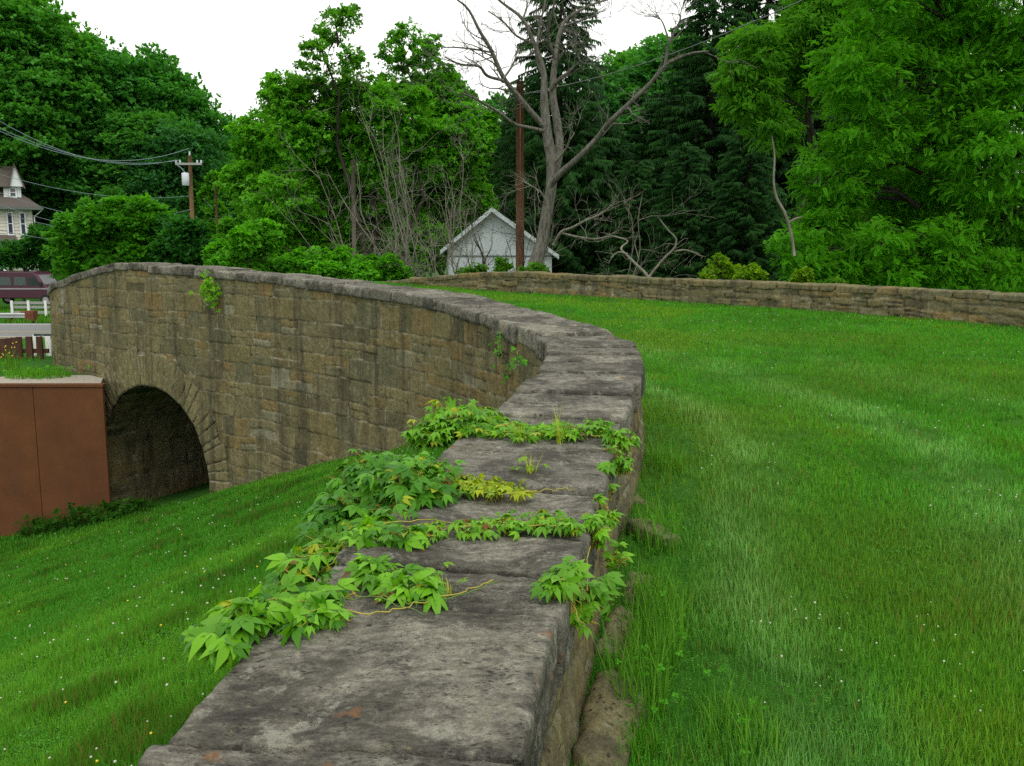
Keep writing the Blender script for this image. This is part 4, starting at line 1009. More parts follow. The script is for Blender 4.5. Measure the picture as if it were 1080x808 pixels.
# ---- dark bushes in front of the left hillside
bsh = [(22, 262, 66, [(24, 268, 20), (44, 252, 17), (8, 272, 13), (48, 270, 22), (62, 250, 18)], 'dark blue-green bush in front of the house and behind the van'),
       (95, 255, 47, [(85, 250, 30), (110, 240, 26), (75, 272, 26), (110, 275, 30), (95, 232, 18)], 'broad dark green bush left of the hedge mass centre'),
       (150, 240, 48, [(145, 232, 26), (125, 225, 18), (165, 245, 28), (150, 268, 30), (175, 272, 24), (130, 255, 24)], 'tall sunlit-topped green bush in the middle of the hedge mass'),
       (198, 255, 46, [(195, 250, 22), (212, 262, 18), (185, 270, 22), (205, 280, 22), (178, 242, 16)], 'dark green bush under the transformer pole')]
for i, (px, py, Y, L, lb) in enumerate(bsh):
    bl = pxblobs(L, Y, 1.2, rv_); b = at(px, py, Y)
    g = ((.010, .05, .016), (.028, .10, .024)) if i in (0, 3) else ((.02, .08, .008), (.05, .155, .014))
    make_tree('bush', (b[0], Y, -4.1), 4.5, bl, 5200, TS2, .42, *g, 60 + i, lb, 'bush', 'bushes behind the bridge on the left', tr=.1, nclump=18, clr=.3)
# ---- yellow-green young shrubs behind the far parapet
for i, (L, Y, lb) in enumerate([([(760, 285, 13), (748, 290, 9), (775, 290, 9), (757, 275, 8)], 17.2, 'yellow-green young shrub over the far parapet, the largest'),
                               ([(793, 287, 8), (784, 293, 7), (800, 293, 6)], 16.9, 'small yellow-green shrub just right of the largest one'),
                               ([(846, 290, 6), (842, 297, 6), (852, 298, 5)], 16.2, 'tiny yellow-green shrub poking above the far parapet'),
                               ([(498, 286, 8), (488, 289, 6), (508, 284, 6)], 20.4, 'small green sprout on the far parapet below the garage'),
                               ([(530, 280, 8), (526, 287, 5)], 19.6, 'green sprout left of the brown pole foot'),
                               ([(558, 286, 8), (566, 283, 6), (572, 288, 5)], 18.7, 'green sprout right of the brown pole foot'),
                               ([(885, 300, 5), (878, 299, 5)], 15.2, 'tiny pale shrub tip over the parapet on the right')]):
    bl = pxblobs(L, Y, .15, rv_)
    b = bl[0][0]; zb = b[2] - (1.6 if i not in (3, 4, 5) else 1.2)
    make_tree('young_shrub', (b[0], Y, zb), 1.4 if i not in (3, 4, 5) else 1.0, bl, 420 if i < 3 else 260, TS, .13, (.05, .11, .008) if i < 3 else (.03, .08, .01), (.115, .175, .012) if i < 3 else (.05, .12, .014), 80 + i, lb, 'shrub', 'young shrubs at the far parapet', tr=.02, nclump=10)
# ---- dead tree
def twigs(mb, p, d, L, r, rng, depth, maxd, nseg=4, spread=.7):
    P = [np.array(p)]; dd = nrmz(np.array(d, float))
    for i in range(nseg):
        dd = nrmz(dd + rng.normal(size=3) * .22 + np.array([0, 0, .05])); P.append(P[-1] + dd * L / nseg)
    mb.tube(P, list(np.linspace(r, r * .45 if depth < maxd else .004, nseg + 1)), 5 if depth else 6)
    if depth >= maxd: return
    for i in range(rng.integers(2, 4)):
        j = rng.integers(1, nseg + 1); d2 = nrmz(dd + rng.normal(size=3) * spread); twigs(mb, P[j], d2, L * rng.uniform(.45, .75), r * .5, rng, depth + 1, maxd, nseg, spread)
YD = 26.0
dt = empty('dead_tree', (float(at(566, 285, YD)[0]), YD, -3.6), 'bare grey dead tree leaning right with forked trunk and long crooked limbs', 'tree')
do = np.array([float(at(566, 285, YD)[0]), YD, -3.6])
def pline(L, Y=YD, y0=0., y1=0., o=do):
    n = len(L); pts = [at(px, py, Y + y0 + (y1 - y0) * i / (n - 1)) - o for i, (px, py, r) in enumerate(L)]
    return catmull(pts, 4), np.interp(np.linspace(0, n - 1, (n - 1) * 4 + 1), range(n), [r * (Y) / FPX * .64 for *_, r in L])
rt = np.random.default_rng(31)
trunk = [(552, 330, 15), (563, 284, 12.5), (571, 258, 10.5), (576, 229, 9.5), (581, 200, 9), (582, 172, 9), (577, 140, 8), (574, 106, 6.5), (573, 74, 4.5), (563, 45, 3.4), (551, 20, 2.6), (531, 4, 2), (512, -12, 1.4)]
limbsL = [([(583, 190, 7), (590, 160, 7), (588, 131, 7), (583, 98, 6), (586, 61, 4.2), (594, 25, 3), (617, 8, 2), (645, -2, 1.4)], 0, 1.5),
          ([(580, 196, 5), (592, 182, 5), (608, 168, 4.6), (629, 147, 4.2), (641, 131, 4), (661, 112, 3.6), (686, 88, 3.2), (702, 69, 2.6), (727, 57, 1.8), (747, 54, 1.2)], -.3, -3.5),
          ([(701, 71, 2.2), (706, 45, 1.9), (717, 22, 1.2), (716, 14, .8)], -3.2, -3.6), ([(706, 45, 1.5), (699, 24, 1.0), (692, 16, .7)], -3.3, -3.2),
          ([(576, 136, 5), (562, 120, 4.4), (547, 102, 4), (531, 82, 3.6), (518, 53, 3), (506, 33, 2.4), (494, 10, 1.8), (480, -2, 1.2)], 0, -1.5),
          ([(531, 85, 2.6), (514, 80, 2.4), (505, 70, 2), (486, 68, 1.6), (469, 60, 1.1)], -.8, -2), ([(517, 55, 1.8), (500, 52, 1.5), (480, 50, 1.2), (468, 50, .9)], -1, -1),
          ([(576, 139, 3.4), (560, 135, 2.8), (543, 131, 2.6), (525, 118, 2.2), (505, 106, 1.7), (486, 98, 1.2)], 0, -2),
          ([(580, 96, 4), (590, 84, 3.2), (600, 76, 2.6), (612, 65, 1.8)], 0, -.8), ([(573, 80, 3), (566, 60, 2.4), (569, 30, 2), (575, 0, 1.4), (572, -14, 1)], 0, .8),
          ([(586, 62, 3), (578, 40, 2.4), (581, 18, 1.8), (588, -10, 1.2)], .2, -.8), ([(563, 46, 2.2), (545, 38, 1.7), (530, 22, 1.3), (515, 12, .9)], 0, -.7), ([(551, 22, 1.8), (556, 4, 1.3), (552, -12, 1)], 0, .5),
          ([(531, 83, 2), (541, 68, 1.6), (546, 52, 1.1)], -.8, -.2), ([(594, 28, 2), (612, 22, 1.5), (628, 16, 1)], .8, .2)]
mb = MB(); P, r = pline(trunk); mb.tube(P, r, 12); mb.build('trunk', M['deadwood'], dt, True)
for L, a, b in limbsL:
    mb = MB(); P, r = pline(L, YD, a, b); mb.tube(P, r, 8)
    for q in range(9):
        j = rt.integers(len(P) // 3, len(P)); d = nrmz(P[min(j + 1, len(P) - 1)] - P[j - 1]) + rt.normal(size=3) * .6
        twigs(mb, P[j], d, rt.uniform(.5, 1.3), max(.008, r[j] * .4), rt, 1, 3)
    mb.build('limb', M['deadwood'], dt, True)
low = [([(584, 258, 3), (592, 245, 2.6), (604, 240, 2), (617, 233, 1.8), (635, 225, 1.5), (650, 212, 1.1)], -.5, -2), ([(592, 246, 2), (610, 250, 1.8), (628, 252, 1.6), (645, 249, 1.2)], -.6, -1.5),
       ([(578, 220, 2), (572, 205, 1.6), (560, 196, 1.3), (548, 190, 1)], -.3, -1), ([(582, 175, 2), (598, 155, 1.5), (604, 130, 1.1)], 0, -1)]
for L, a, b in low:
    mb = MB(); P, r = pline(L, YD, a, b); mb.tube(P, r, 7)
    for q in range(6):
        j = rt.integers(len(P) // 3, len(P)); twigs(mb, P[j], nrmz(P[min(j + 1, len(P) - 1)] - P[j - 1]) + rt.normal(size=3) * .7, rt.uniform(.5, 1.0), .012, rt, 1, 3)
    mb.build('limb', M['twig'], dt, True)
# fallen pale limb behind the parapet, right of the dead tree
fo_ = at(684, 300, 20.5)
fl = empty('fallen_limb', fo_, 'pale crooked dead limb propped behind the far parapet', 'dead branch')
for L, a, b in (([(692, 318, 2.6), (684, 293, 2.6), (672, 280, 2.3), (662, 270, 2), (655, 262, 1.7), (662, 254, 1.5), (646, 249, 1.2)], 0, 1), ([(684, 293, 2.3), (694, 280, 2), (703, 270, 2), (711, 262, 1.8), (713, 252, 1.5), (704, 242, 1.2), (694, 229, .9)], 0, -.4), ([(712, 265, 1.7), (724, 264, 1.4), (739, 270, 1)], -.2, .3), ([(662, 268, 1.6), (652, 266, 1.2), (644, 272, .9)], .3, .3)):
    mb = MB(); P, r = pline(L, 20.5, a, b, fo_); mb.tube(P, r, 7)
    for q in range(3): j = rt.integers(5, len(P)); twigs(mb, P[j], rt.normal(size=3), .3, .008, rt, 2, 3)
    mb.build('branch', M['twig'], fl, True)
sn = empty('broken_snag', at(836, 250, 19.5) + np.array([0, 0, -1.5]), 'thin pale broken snag at the left edge of the feathery tree', 'dead branch'); so = np.array(sn.location)
mb = MB(); P, r = pline([(838, 270, 2.4), (834, 245, 2.4), (828, 225, 2.4), (819, 208, 2.0), (816, 190, 1.7), (817, 165, 1.3), (814, 143, 1)], 19.2, 0, 0, so); mb.tube(P, r, 7); mb.build('stem', M['twig'], sn, True)
mb = MB(); P, r = pline([(832, 235, 2), (838, 231, 1.6), (846, 229, 1.2)], 19.2, 0, 0, so); mb.tube(P, r, 6); mb.build('branch', M['twig'], sn, True)
# ---- bare saplings left of the garage
def bare(px, Y, top_py, lean, n, r, seed, label, mat='twig', fork=.35, L0=None, group='bare saplings around the garage', spread=.6, nseg=6, spine=True):
    rng = np.random.default_rng(seed); b = at(px, 288, Y); b[2] = -3.8
    e_ = empty('bare_sapling', b, label, 'sapling', group); mb = MB()
    t = at(px + lean, top_py, Y) - b
    for q in range(n):
        tt = t * rng.uniform(.75, 1.05) + np.r_[rng.normal(size=2) * (.5 if q else .15), 0] * np.linalg.norm(t) * .18
        P = [tt * u + np.r_[rng.normal(size=2) * .06, 0] * math.sin(math.pi * u) * 2 for u in np.linspace(0, 1, nseg + 2)]; P[0] = np.r_[rng.normal(size=2) * .1 * q, 0]
        P = catmull(P, 3); R_ = np.linspace(r * rng.uniform(.6, 1), .008, len(P)); mb.tube(P, R_, 6)
        for k_ in range(6):
            j = rng.integers(int(len(P) * fork), len(P) - 1); d = nrmz(P[j + 1] - P[j]) + rng.normal(size=3) * spread
            twigs(mb, P[j], d, rng.uniform(.7, 1.9), max(.01, R_[j] * .5), rng, 1, 3, 4, .5)
    mb.build('stem', M[mat], e_, True); return e_
bare(455, 31, 110, -75, 3, .055, 1, 'bare grey sapling leaning far left across the centre trees')
bare(462, 30, 130, -45, 3, .05, 2, 'bare multi-stemmed sapling just left of the garage corner')
bare(480, 29, 150, 20, 2, .05, 3, 'bare sapling leaning right in front of the garage roof')
bare(435, 32, 120, -20, 2, .05, 4, 'bare upright sapling in front of the broad green tree')
bare(526, 27, 222, -22, 2, .09, 5, 'dark forked leafless shrub in front of the garage wall', 'bark', .3)
bare(540, 27.5, 228, 4, 1, .10, 6, 'dark leafless stem between garage wall and brown pole', 'bark', .5)
bare(470, 28, 235, -70, 3, .04, 7, 'low spreading bare shrub arching left over the parapet')
bare(420, 29, 215, -80, 3, .04, 8, 'tangle of arching bare branches low behind the meeting parapets')
bare(500, 27, 205, -14, 3, .045, 12, 'bare spreading sapling before the left half of the garage gable')
bare(474, 26, 190, 14, 3, .04, 13, 'thin bare sapling in front of the garage left eave')
bare(558, 27, 215, 12, 2, .04, 14, 'thin bare stems between the brown pole and the dead tree trunk')
bare(400, 30, 150, -30, 2, .04, 15, 'slim bare sapling before the left half of the broad green tree')
bare(640, 25, 205, 35, 2, .03, 9, 'fine bare sapling in front of the dark spruces')
# ================================================================== grass
t_blade = (np.array([(0, -.5, 0), (0, .5, 0), (.12, -.36, .5), (.12, .36, .5), (.42, 0, 1.0)]), np.array([(0, 1, 3), (0, 3, 2), (2, 3, 4)]))
def blades(x, y, z, h, w, rng, colf, lean=.5):
    n = len(x); a = rng.uniform(0, 6.283, n); L = rng.random(n) * lean
    tv, tf = t_blade
    ca, sa = np.cos(a), np.sin(a)
    X = tv[None, :, 0] * (h * (.3 + L * 1.8))[:, None]; Yb = tv[None, :, 1] * w[:, None]; Zb = tv[None, :, 2] * (h * (1 - .3 * L))[:, None]
    V = np.stack([x[:, None] + X * ca[:, None] - Yb * sa[:, None], y[:, None] + X * sa[:, None] + Yb * ca[:, None], z[:, None] + Zb], -1).reshape(-1, 3)
    F = (tf[None] + (np.arange(n) * 5)[:, None, None]).reshape(-1, 3)
    C = np.repeat(colf, 5, 0); return V, F, C
def sample_view(n, rng, x0, x1, y0, y1, power=1.3):
    """more points close by: density falls with distance"""
    u = rng.random(n); p = 1 - power
    y = (y0 ** p + u * (y1 ** p - y0 ** p)) ** (1 / p) if abs(p) > 1e-6 else y0 * (y1 / y0) ** u
    fr = rng.random(n); lo = np.maximum(x0, -.66 * y - .8); hi = np.minimum(x1, .66 * y + 1.0)
    return lo + (hi - lo) * fr, y
def grass_obj(name, x, y, z, rng, label, h0, kind_col, wmul=1.0, tall=None):
    dist = np.hypot(x, y); h = h0 * rng.uniform(.5, 1.3, len(x)) * (1 + .02 * dist)
    if tall is not None: h = h * tall
    w = (.0015 + .00075 * dist) * rng.uniform(.7, 1.4, len(x)) * wmul
    V, F, C = blades(x, y, z, h, w, rng, kind_col); 
    return tagp(mesh(name, V, F, M['grass'], None, False, {'Col': ('FLOAT_COLOR', C)}), label, None, None, 'stuff')
rg = np.random.default_rng(99)
x, y = sample_view(640000, rg, -6, 12, 1.3, 20.5, 1.05)
m = on_lawn(x, y, .30, .18); x, y = x[m], y[m]
P3 = np.stack([x, y, 0 * x], -1)
n1 = fbm(P3, .55, 5, 3); n2 = fbm(P3, 2.3, 6, 3); n3 = vnoise(P3, 9, 8)
# mower lines follow the wall's sweep: bands in distance from it
dw = -sdist(x, y, AC)
band = np.sin(dw * 2 * math.pi / 1.15 + .5 * n1 + .6) 
wob = .10 * n1
pale = np.exp(-((dw - .88 - wob) / .19) ** 2) + .75 * np.exp(-((dw - 2.05 - wob * 2) / .25) ** 2) + .3 * np.exp(-((dw - 3.3 - wob * 2) / .3) ** 2)
pale = pale * sstep(13, 6, y) * (.85 + .35 * n2)
pale = np.clip(pale, 0, 1)
yel = sstep(.15, .8, n1 + .5 * n2 - .1 * pale)
base = np.array((.046, .185, .016)) * np.ones((len(x), 1))
c = base + yel[:, None] * (np.array((.075, .185, .016)) - base)
c = c + (pale * (.3 + .7 * rg.random(len(x))))[:, None] * (np.array((.18, .35, .19)) - c)
dark = sstep(.2, .9, -n1 + .4 * n2)
c = c * (1 - .25 * dark[:, None]) * (1 - .3 * sstep(-.1, -.9, n2 + .4 * n3)[:, None])
olive = (sstep(0, .8, fbm(P3, .33, 55, 3)) * .5)[:, None]; c = c + olive * (np.array((.085, .15, .022)) - c)
dry = (rg.random(len(x)) < .03 + .16 * sstep(.55, .15, dw) + .05 * sstep(.3, .9, n2))
c[dry] = np.array((.13, .12, .04)) * rg.uniform(.6, 1.1, (dry.sum(), 1))
c = c * rg.uniform(.7, 1.25, (len(x), 1))
thin = (n2 + .3 * n3 < -.95) | ((dw < .62) & (n3 + n2 < .25) & (y < 6)) | ((dw < .45) & (y < 5))
kp = ~thin | (rg.random(len(x)) < .3)
x, y, c, dwk, n2k, pk = x[kp], y[kp], c[kp], dw[kp], n2[kp], pale[kp]
grass_obj('lawn_grass', x, y, lawn_z(x, y) - .004, rg, 'mown green lawn between the two parapets', .037, c, tall=1 + .7 * sstep(.7, .36, dwk) * rg.random(len(x)) + .35 * np.clip(n2k, 0, 1) + .5 * pk)
# bank
x, y = sample_view(600000, rg, -12.5, .3, 1.2, 14.5, 1.15)
m = (sdist(x, y, AC) > .26) & ((y < 12.85) | (x > -6.1)); x, y = x[m], y[m]
# keep the grass out of the tunnel mouth
P3 = np.stack([x, y, 0 * x], -1); n1 = fbm(P3, .8, 15, 3); n2 = fbm(P3, 3.1, 16, 3)
c = np.array((.037, .146, .016)) + sstep(-.2, .8, n1)[:, None] * np.array((.028, .045, .005))
c = c * (1 - .35 * sstep(.1, .8, n2)[:, None]); c = c * rg.uniform(.65, 1.3, (len(x), 1))
dry = rg.random(len(x)) < .035 + .12 * sstep(.5, .9, n2); c[dry] = np.array((.12, .10, .04)) * rg.uniform(.6, 1.1, (dry.sum(), 1))
grass_obj('bank_grass', x, y, low_z(x, y) - .004, rg, 'green grass and clover on the bank sloping down to the arch', .05, c, 1.15, tall=1 + .4 * np.clip(n2, -.5, 1))
# broad little clover and weed leaves mixed in
t_clov = (np.array([(0, 0, 0), (.6, .3, .12), (1, 0, .05), (.6, -.3, .12), (-.3, .6, .12), (-.75, .65, .05), (-.65, .05, .12), (-.3, -.6, .12), (-.75, -.65, .05), (-.05, -.7, .1)]), np.array([(0, 1, 2), (0, 2, 3), (0, 4, 5), (0, 5, 6), (0, 7, 8), (0, 8, 9)]))
def clover(name, x, y, z, hh, s, label, c1, c2):
    n = len(x); p = np.stack([x, y, z + hh], -1); a = rg.uniform(0, 6.28, n); fw = np.stack([np.cos(a), np.sin(a), rg.normal(size=n) * .15], -1); up = np.array([0, 0, 1]) + rg.normal(size=(n, 3)) * .3
    V, F = scatter(*t_clov, p, frames(fw, up), s); m_ = rg.random((n, 1)); C = np.array(c1) * (1 - m_) + np.array(c2) * m_
    return tagp(mesh(name, V, F, M['grass'], None, False, {'Col': ('FLOAT_COLOR', np.repeat(C, 10, 0))}), label, None, None, 'stuff')
x, y = sample_view(60000, rg, -12.5, .3, 1.2, 14, 1.1); m = (sdist(x, y, AC) > .28) & (y < 12.8); x, y = x[m], y[m]
pn = fbm(np.stack([x, y, 0 * x], -1), 1.3, 33, 3); m = (pn > -.15) | (rg.random(len(x)) < .2); x, y = x[m], y[m]
clover('bank_clover', x, y, low_z(x, y), rg.uniform(.01, .04, len(x)), .007 + .0014 * y, 'low clover leaves among the bank grass', (.03, .12, .02), (.06, .21, .03))
x, y = sample_view(26000, rg, -1, 12, 1.3, 14, 1.1); m = on_lawn(x, y, .3, .2); x, y = x[m], y[m]
pn = fbm(np.stack([x, y, 0 * x], -1), 1.1, 43, 3); dwl = -sdist(x, y, AC); m = (pn > .15) | ((dwl < .85) & (rg.random(len(x)) < .8)); x, y = x[m], y[m]
clover('lawn_clover', x, y, lawn_z(x, y), rg.uniform(.01, .035, len(x)), .006 + .0014 * y, 'low clover leaves in the lawn near the wall', (.03, .11, .015), (.06, .19, .025))
# flower heads
t_head = block(3, 3, 3, .5, .5, .45, .4, 0.0, 1)
def heads(name, x, y, z, s, mat, label):
    n = len(x); p = np.stack([x, y, z], -1); Rm = np.tile(np.eye(3), (n, 1, 1))
    V, F = scatter(t_head[0], t_head[1], p, Rm, s); return tagp(mesh(name, V, F, mat, None, True), label, None, None, 'stuff')
x, y = sample_view(340, rg, -12, .2, 1.6, 13, 1.0); m = (sdist(x, y, AC) > .35) & (y < 12.7); x, y = x[m], y[m]
heads('bank_clover_flowers', x, y, low_z(x, y) + .075, .0045 + .00055 * y + rg.uniform(-.002, .002, len(x)), M['petal'], 'white clover heads dotted over the bank')
x, y = sample_view(650, rg, .5, 12, 2.2, 15, .6); m = on_lawn(x, y, .6, .4) & (fbm(np.stack([x, y, 0 * x], -1), .8, 71, 3) > .12); x, y = x[m], y[m]
heads('lawn_clover_flowers', x, y, lawn_z(x, y) + .065, .0035 + .00055 * y + rg.uniform(-.0015, .002, len(x)), M['petal'], 'white clover heads dotted over the lawn')
x, y = sample_view(30, rg, -9, .2, 1.6, 11, 1.0); m = (sdist(x, y, AC) > .35); x, y = x[m], y[m]
heads('yellow_flowers', x, y, low_z(x, y) + .08, .0045 + .0007 * y, M['petaly'], 'few yellow flowers dotted over the bank')
# rough grass on the ledge, at the panel foot, beyond the parapet, by the road
def tuft(cx, cy, zf, rad, n, h, w, c1, c2, rng, thr=None):
    a = rng.uniform(0, 6.28, n); r = np.sqrt(rng.random(n)) ; x = cx + r * np.cos(a) * rad[0]; y = cy + r * np.sin(a) * rad[1]; z = zf(x, y)
    m_ = rng.random((n, 1)); C = np.array(c1) * (1 - m_) + np.array(c2) * m_
    return blades(x, y, z - .01, h * rng.uniform(.4, 1.2, n), w * rng.uniform(.6, 1.3, n), rng, C, .6)
def merge(L):
    b = 0; V, F, C = [], [], []
    for v, f, c in L: V.append(v); F.append(f + b); C.append(c); b += len(v)
    return np.vstack(V), np.vstack(F), np.vstack(C)
n = 30000; x = rg.uniform(-16, -6, n); y = rg.uniform(13.2, 20, n); m = (sdist(x, y, AC) > .42) & (x < -6.2 - .44 * (y - 12.93)) & (rg.random(n) < sstep(.4, 1.3, sdist(x, y, AC)) + .1); x, y = x[m], y[m]
c = np.array((.04, .16, .016)) * rg.uniform(.6, 1.4, (len(x), 1)); V, F, C = blades(x, y, ledge_z(x, y) - .01, (.05 + .05 * sstep(1.3, .6, sdist(x, y, AC))) * rg.uniform(.4, 1.5, len(x)), .010 * np.ones(len(x)), rg, c, .6)
tagp(mesh('ledge_grass', V, F, M['grass'], None, False, {'Col': ('FLOAT_COLOR', C)}), 'rough green grass on the ledge above the steel wall', None, None, 'stuff')
# roadside grass strip
n = 30000; x = rg.uniform(-40, -22, n); y = rg.uniform(50.5, 64, n); c = np.array((.05, .16, .02)) * rg.uniform(.6, 1.4, (n, 1))
V, F, C = blades(x, y, low_z(x, y) - .02, .3 * rg.uniform(.4, 1.5, n), .05 * np.ones(n), rg, c, .6)
tagp(mesh('roadside_grass', V, F, M['grass'], None, False, {'Col': ('FLOAT_COLOR', C)}), 'grass verge between road and van', None, None, 'stuff')
def weed(name, px, py, Y, h, n, lb, c1=(.012, .045, .008), c2=(.03, .085, .014), rad=.26, sprigs=60, z=None, ss=.14, cat='weed', group=None):
    b = at(px, py, Y); b[2] = float(low_z(np.array([b[0]]), np.array([Y]))[0]) if z is None else z
    e_ = empty(name, b, lb, cat, group)
    V, F, C = tuft(0, 0, lambda x, y: x * 0, (rad, rad * .6), n, h, .012, c1, c2, rg)
    mesh('blades', V, F, M['grass'], e_, False, {'Col': ('FLOAT_COLOR', C)})
    if sprigs:
        p = np.stack([rg.normal(size=sprigs) * rad * .5, rg.normal(size=sprigs) * rad * .4, rg.uniform(.02, h * .8, sprigs)], -1)
        V, F = scatter(*TS, p, frames(rg.normal(size=(sprigs, 3)) + [0, 0, .3], rg.normal(size=(sprigs, 3)) * .4 + [0, 0, 1]), ss * rg.uniform(.6, 1.2, sprigs))
        m_ = rg.random((sprigs, 1)); C = np.repeat(np.array(c1) * (1 - m_) + np.array(c2) * m_, len(TS[0]), 0)
        mesh('leaves', V, F, M['leaf'], e_, False, {'Col': ('FLOAT_COLOR', C)})
    return e_
WG = 'weeds at the foot of the steel wall'
weed('weed_clump', 42, 575, 12.6, .30, 200, 'dark leafy weed clump at the foot of the steel wall, left one', group=WG)
weed('weed_clump', 62, 578, 12.5, .2, 160, 'dark weed clump at the steel wall foot beside the panel middle', group=WG, rad=.22)
weed('weed_clump', 88, 572, 12.5, .36, 200, 'tall weed clump at the right end of the steel wall foot', group=WG, rad=.28)
weed('weed_clump', 118, 568, 12.4, .3, 160, 'weed clump with pale flowers at the arch mouth', group=WG, rad=.35, sprigs=90)
weed('weed_clump', 150, 552, 12.5, .25, 200, 'small weed clump inside the arch shadow', group=WG, rad=.25, sprigs=40)
zl = -1.93
yw = weed('yellow_weed', 12, 390, 14.6, .42, 50, 'yellow-flowering weed in front of the rusty fence', (.04, .12, .02), (.10, .2, .02), rad=.16, sprigs=14, z=zl, ss=.06)
V, F = scatter(t_head[0], t_head[1], np.stack([rg.normal(size=16) * .14, rg.normal(size=16) * .1, rg.uniform(.2, .5, 16)], -1), np.tile(np.eye(3), (16, 1, 1)), np.full(16, .02)); mesh('flowers', V, F, M['petaly'], yw, True)
weed('weed_clump', 40, 398, 13.7, .22, 500, 'bright grass tuft at the foot of the bridge wall by the steel cap', (.04, .14, .015), (.08, .22, .02), rad=.5, sprigs=60, z=zl, ss=.08)
# plant growing out of the bridge wall below the coping
def wallplant(px, py, r, seed, lb, n=90, ls=.10, c1=(.06, .15, .015), c2=(.13, .24, .02)):
    # find the wall point under this pixel
    ray = at(px, py, 1.0); t = np.linspace(4.5, 18, 1500); qx, qy = ray[0] * t, t; sd = sdist(qx, qy, AC) - HW - .03
    i = int(np.argmax(sd[200:] < 0)) + 200 if (sd[:200] > 0).all() else int(np.argmax(sd < 0)); Y = t[i]
    rng = np.random.default_rng(seed); b = at(px, py, Y - .05); e_ = empty('wall_plant', b, lb, 'plant', 'plants rooted in the bridge wall')
    R = r / FPX * Y; p = rng.normal(size=(n, 3)) * np.array([R * .5, .06, R * .75]) + np.array([0, -.06, 0])
    V, F = scatter(*TS, p, frames(rng.normal(size=(n, 3)) + [0, -.6, -.2], rng.normal(size=(n, 3)) * .4 + [0, -.5, 1]), ls * rng.uniform(.6, 1.2, n))
    m_ = rng.random((n, 1)); C = np.repeat(np.array(c1) * (1 - m_) + np.array(c2) * m_, len(TS[0]), 0)
    mesh('leaves', V, F, M['leaf'], e_, False, {'Col': ('FLOAT_COLOR', C)})
    mb = MB()
    for q in range(8): mb.tube([(0, .05, -R * .5), tuple(rng.normal(size=3) * [R * .3, .03, R * .5] + [0, -.04, 0]), tuple(rng.normal(size=3) * [R * .5, .03, R * .8] + [0, -.08, 0])], [.006, .004, .002], 4)
    mb.tube([(0, .06, -R * .5 - .01), (0, .045, -R * .5), (0, .02, -R * .5 + .012)], [.009, .012, .006], 6); mb.build('stems', M['stemgreen'], e_)
wallplant(222, 304, 12, 1, 'yellow-green fern-like plant hanging from the bridge wall just under its coping', 90, .085)
wallplant(527, 372, 8, 2, 'upper small sprig on the shaded curve of the wall', 12, .045, (.03, .12, .02), (.07, .2, .03))
wallplant(545, 378, 7, 3, 'right-hand small sprig on the curve of the wall', 9, .04, (.03, .12, .02), (.07, .2, .03))
wallplant(533, 393, 6, 4, 'lowest small sprig on the curve of the wall', 8, .04, (.03, .12, .02), (.07, .2, .03))
wallplant(528, 352, 5, 5, 'topmost tiny sprig under the curved coping', 7, .04, (.03, .12, .02), (.07, .2, .03))
# ================================================================== creeper on the coping
def t_leaflet(L, w, ang, droop, fold=.18, n=6):
    V, F = [], []
    for i in range(n):
        t = i / (n - 1); ww = w * (math.sin(math.pi * min(1, t * .93 + .04)) ** .8) * (1.25 - .6 * t) * (1 + (.10 if i % 2 else -.06)); x = t * L; z = -droop * t * t * L
        if i == n - 1: ww = 0.002
        for sg in (-1, 0, 1): V.append((x + (.06 * L if sg == 0 else 0) * 0, sg * ww, z + abs(sg) * fold * ww))
    for i in range(n - 1):
        for k_ in (0, 1): a = i * 3 + k_; F += [(a, a + 3, a + 4), (a, a + 4, a + 1)]
    V = np.array(V); c_, s_ = math.cos(ang), math.sin(ang); R_ = np.array([[c_, -s_, 0], [s_, c_, 0], [0, 0, 1]])
    return V @ R_.T, np.array(F)
def t_creeper(droop):
    V, F = [], []; b = 0
    for L, w, a in ((1.0, .23, 0), (.88, .2, .85), (.88, .2, -.85), (.62, .16, 1.75), (.62, .16, -1.75)):
        v, f = t_leaflet(L, w, a, droop * (1 + .2 * abs(a))); v[:, 2] += .004; V.append(v); F.append(f + b); b += len(v)
    return np.vstack(V), np.vstack(F)
TC = [t_creeper(.25), t_creeper(.5), t_creeper(.8)]
def top_z(x, y):
    s = AS[np.argmin((AP[:, 0] - x) ** 2 + (AP[:, 1] - y) ** 2)]; return float(ztop(s))
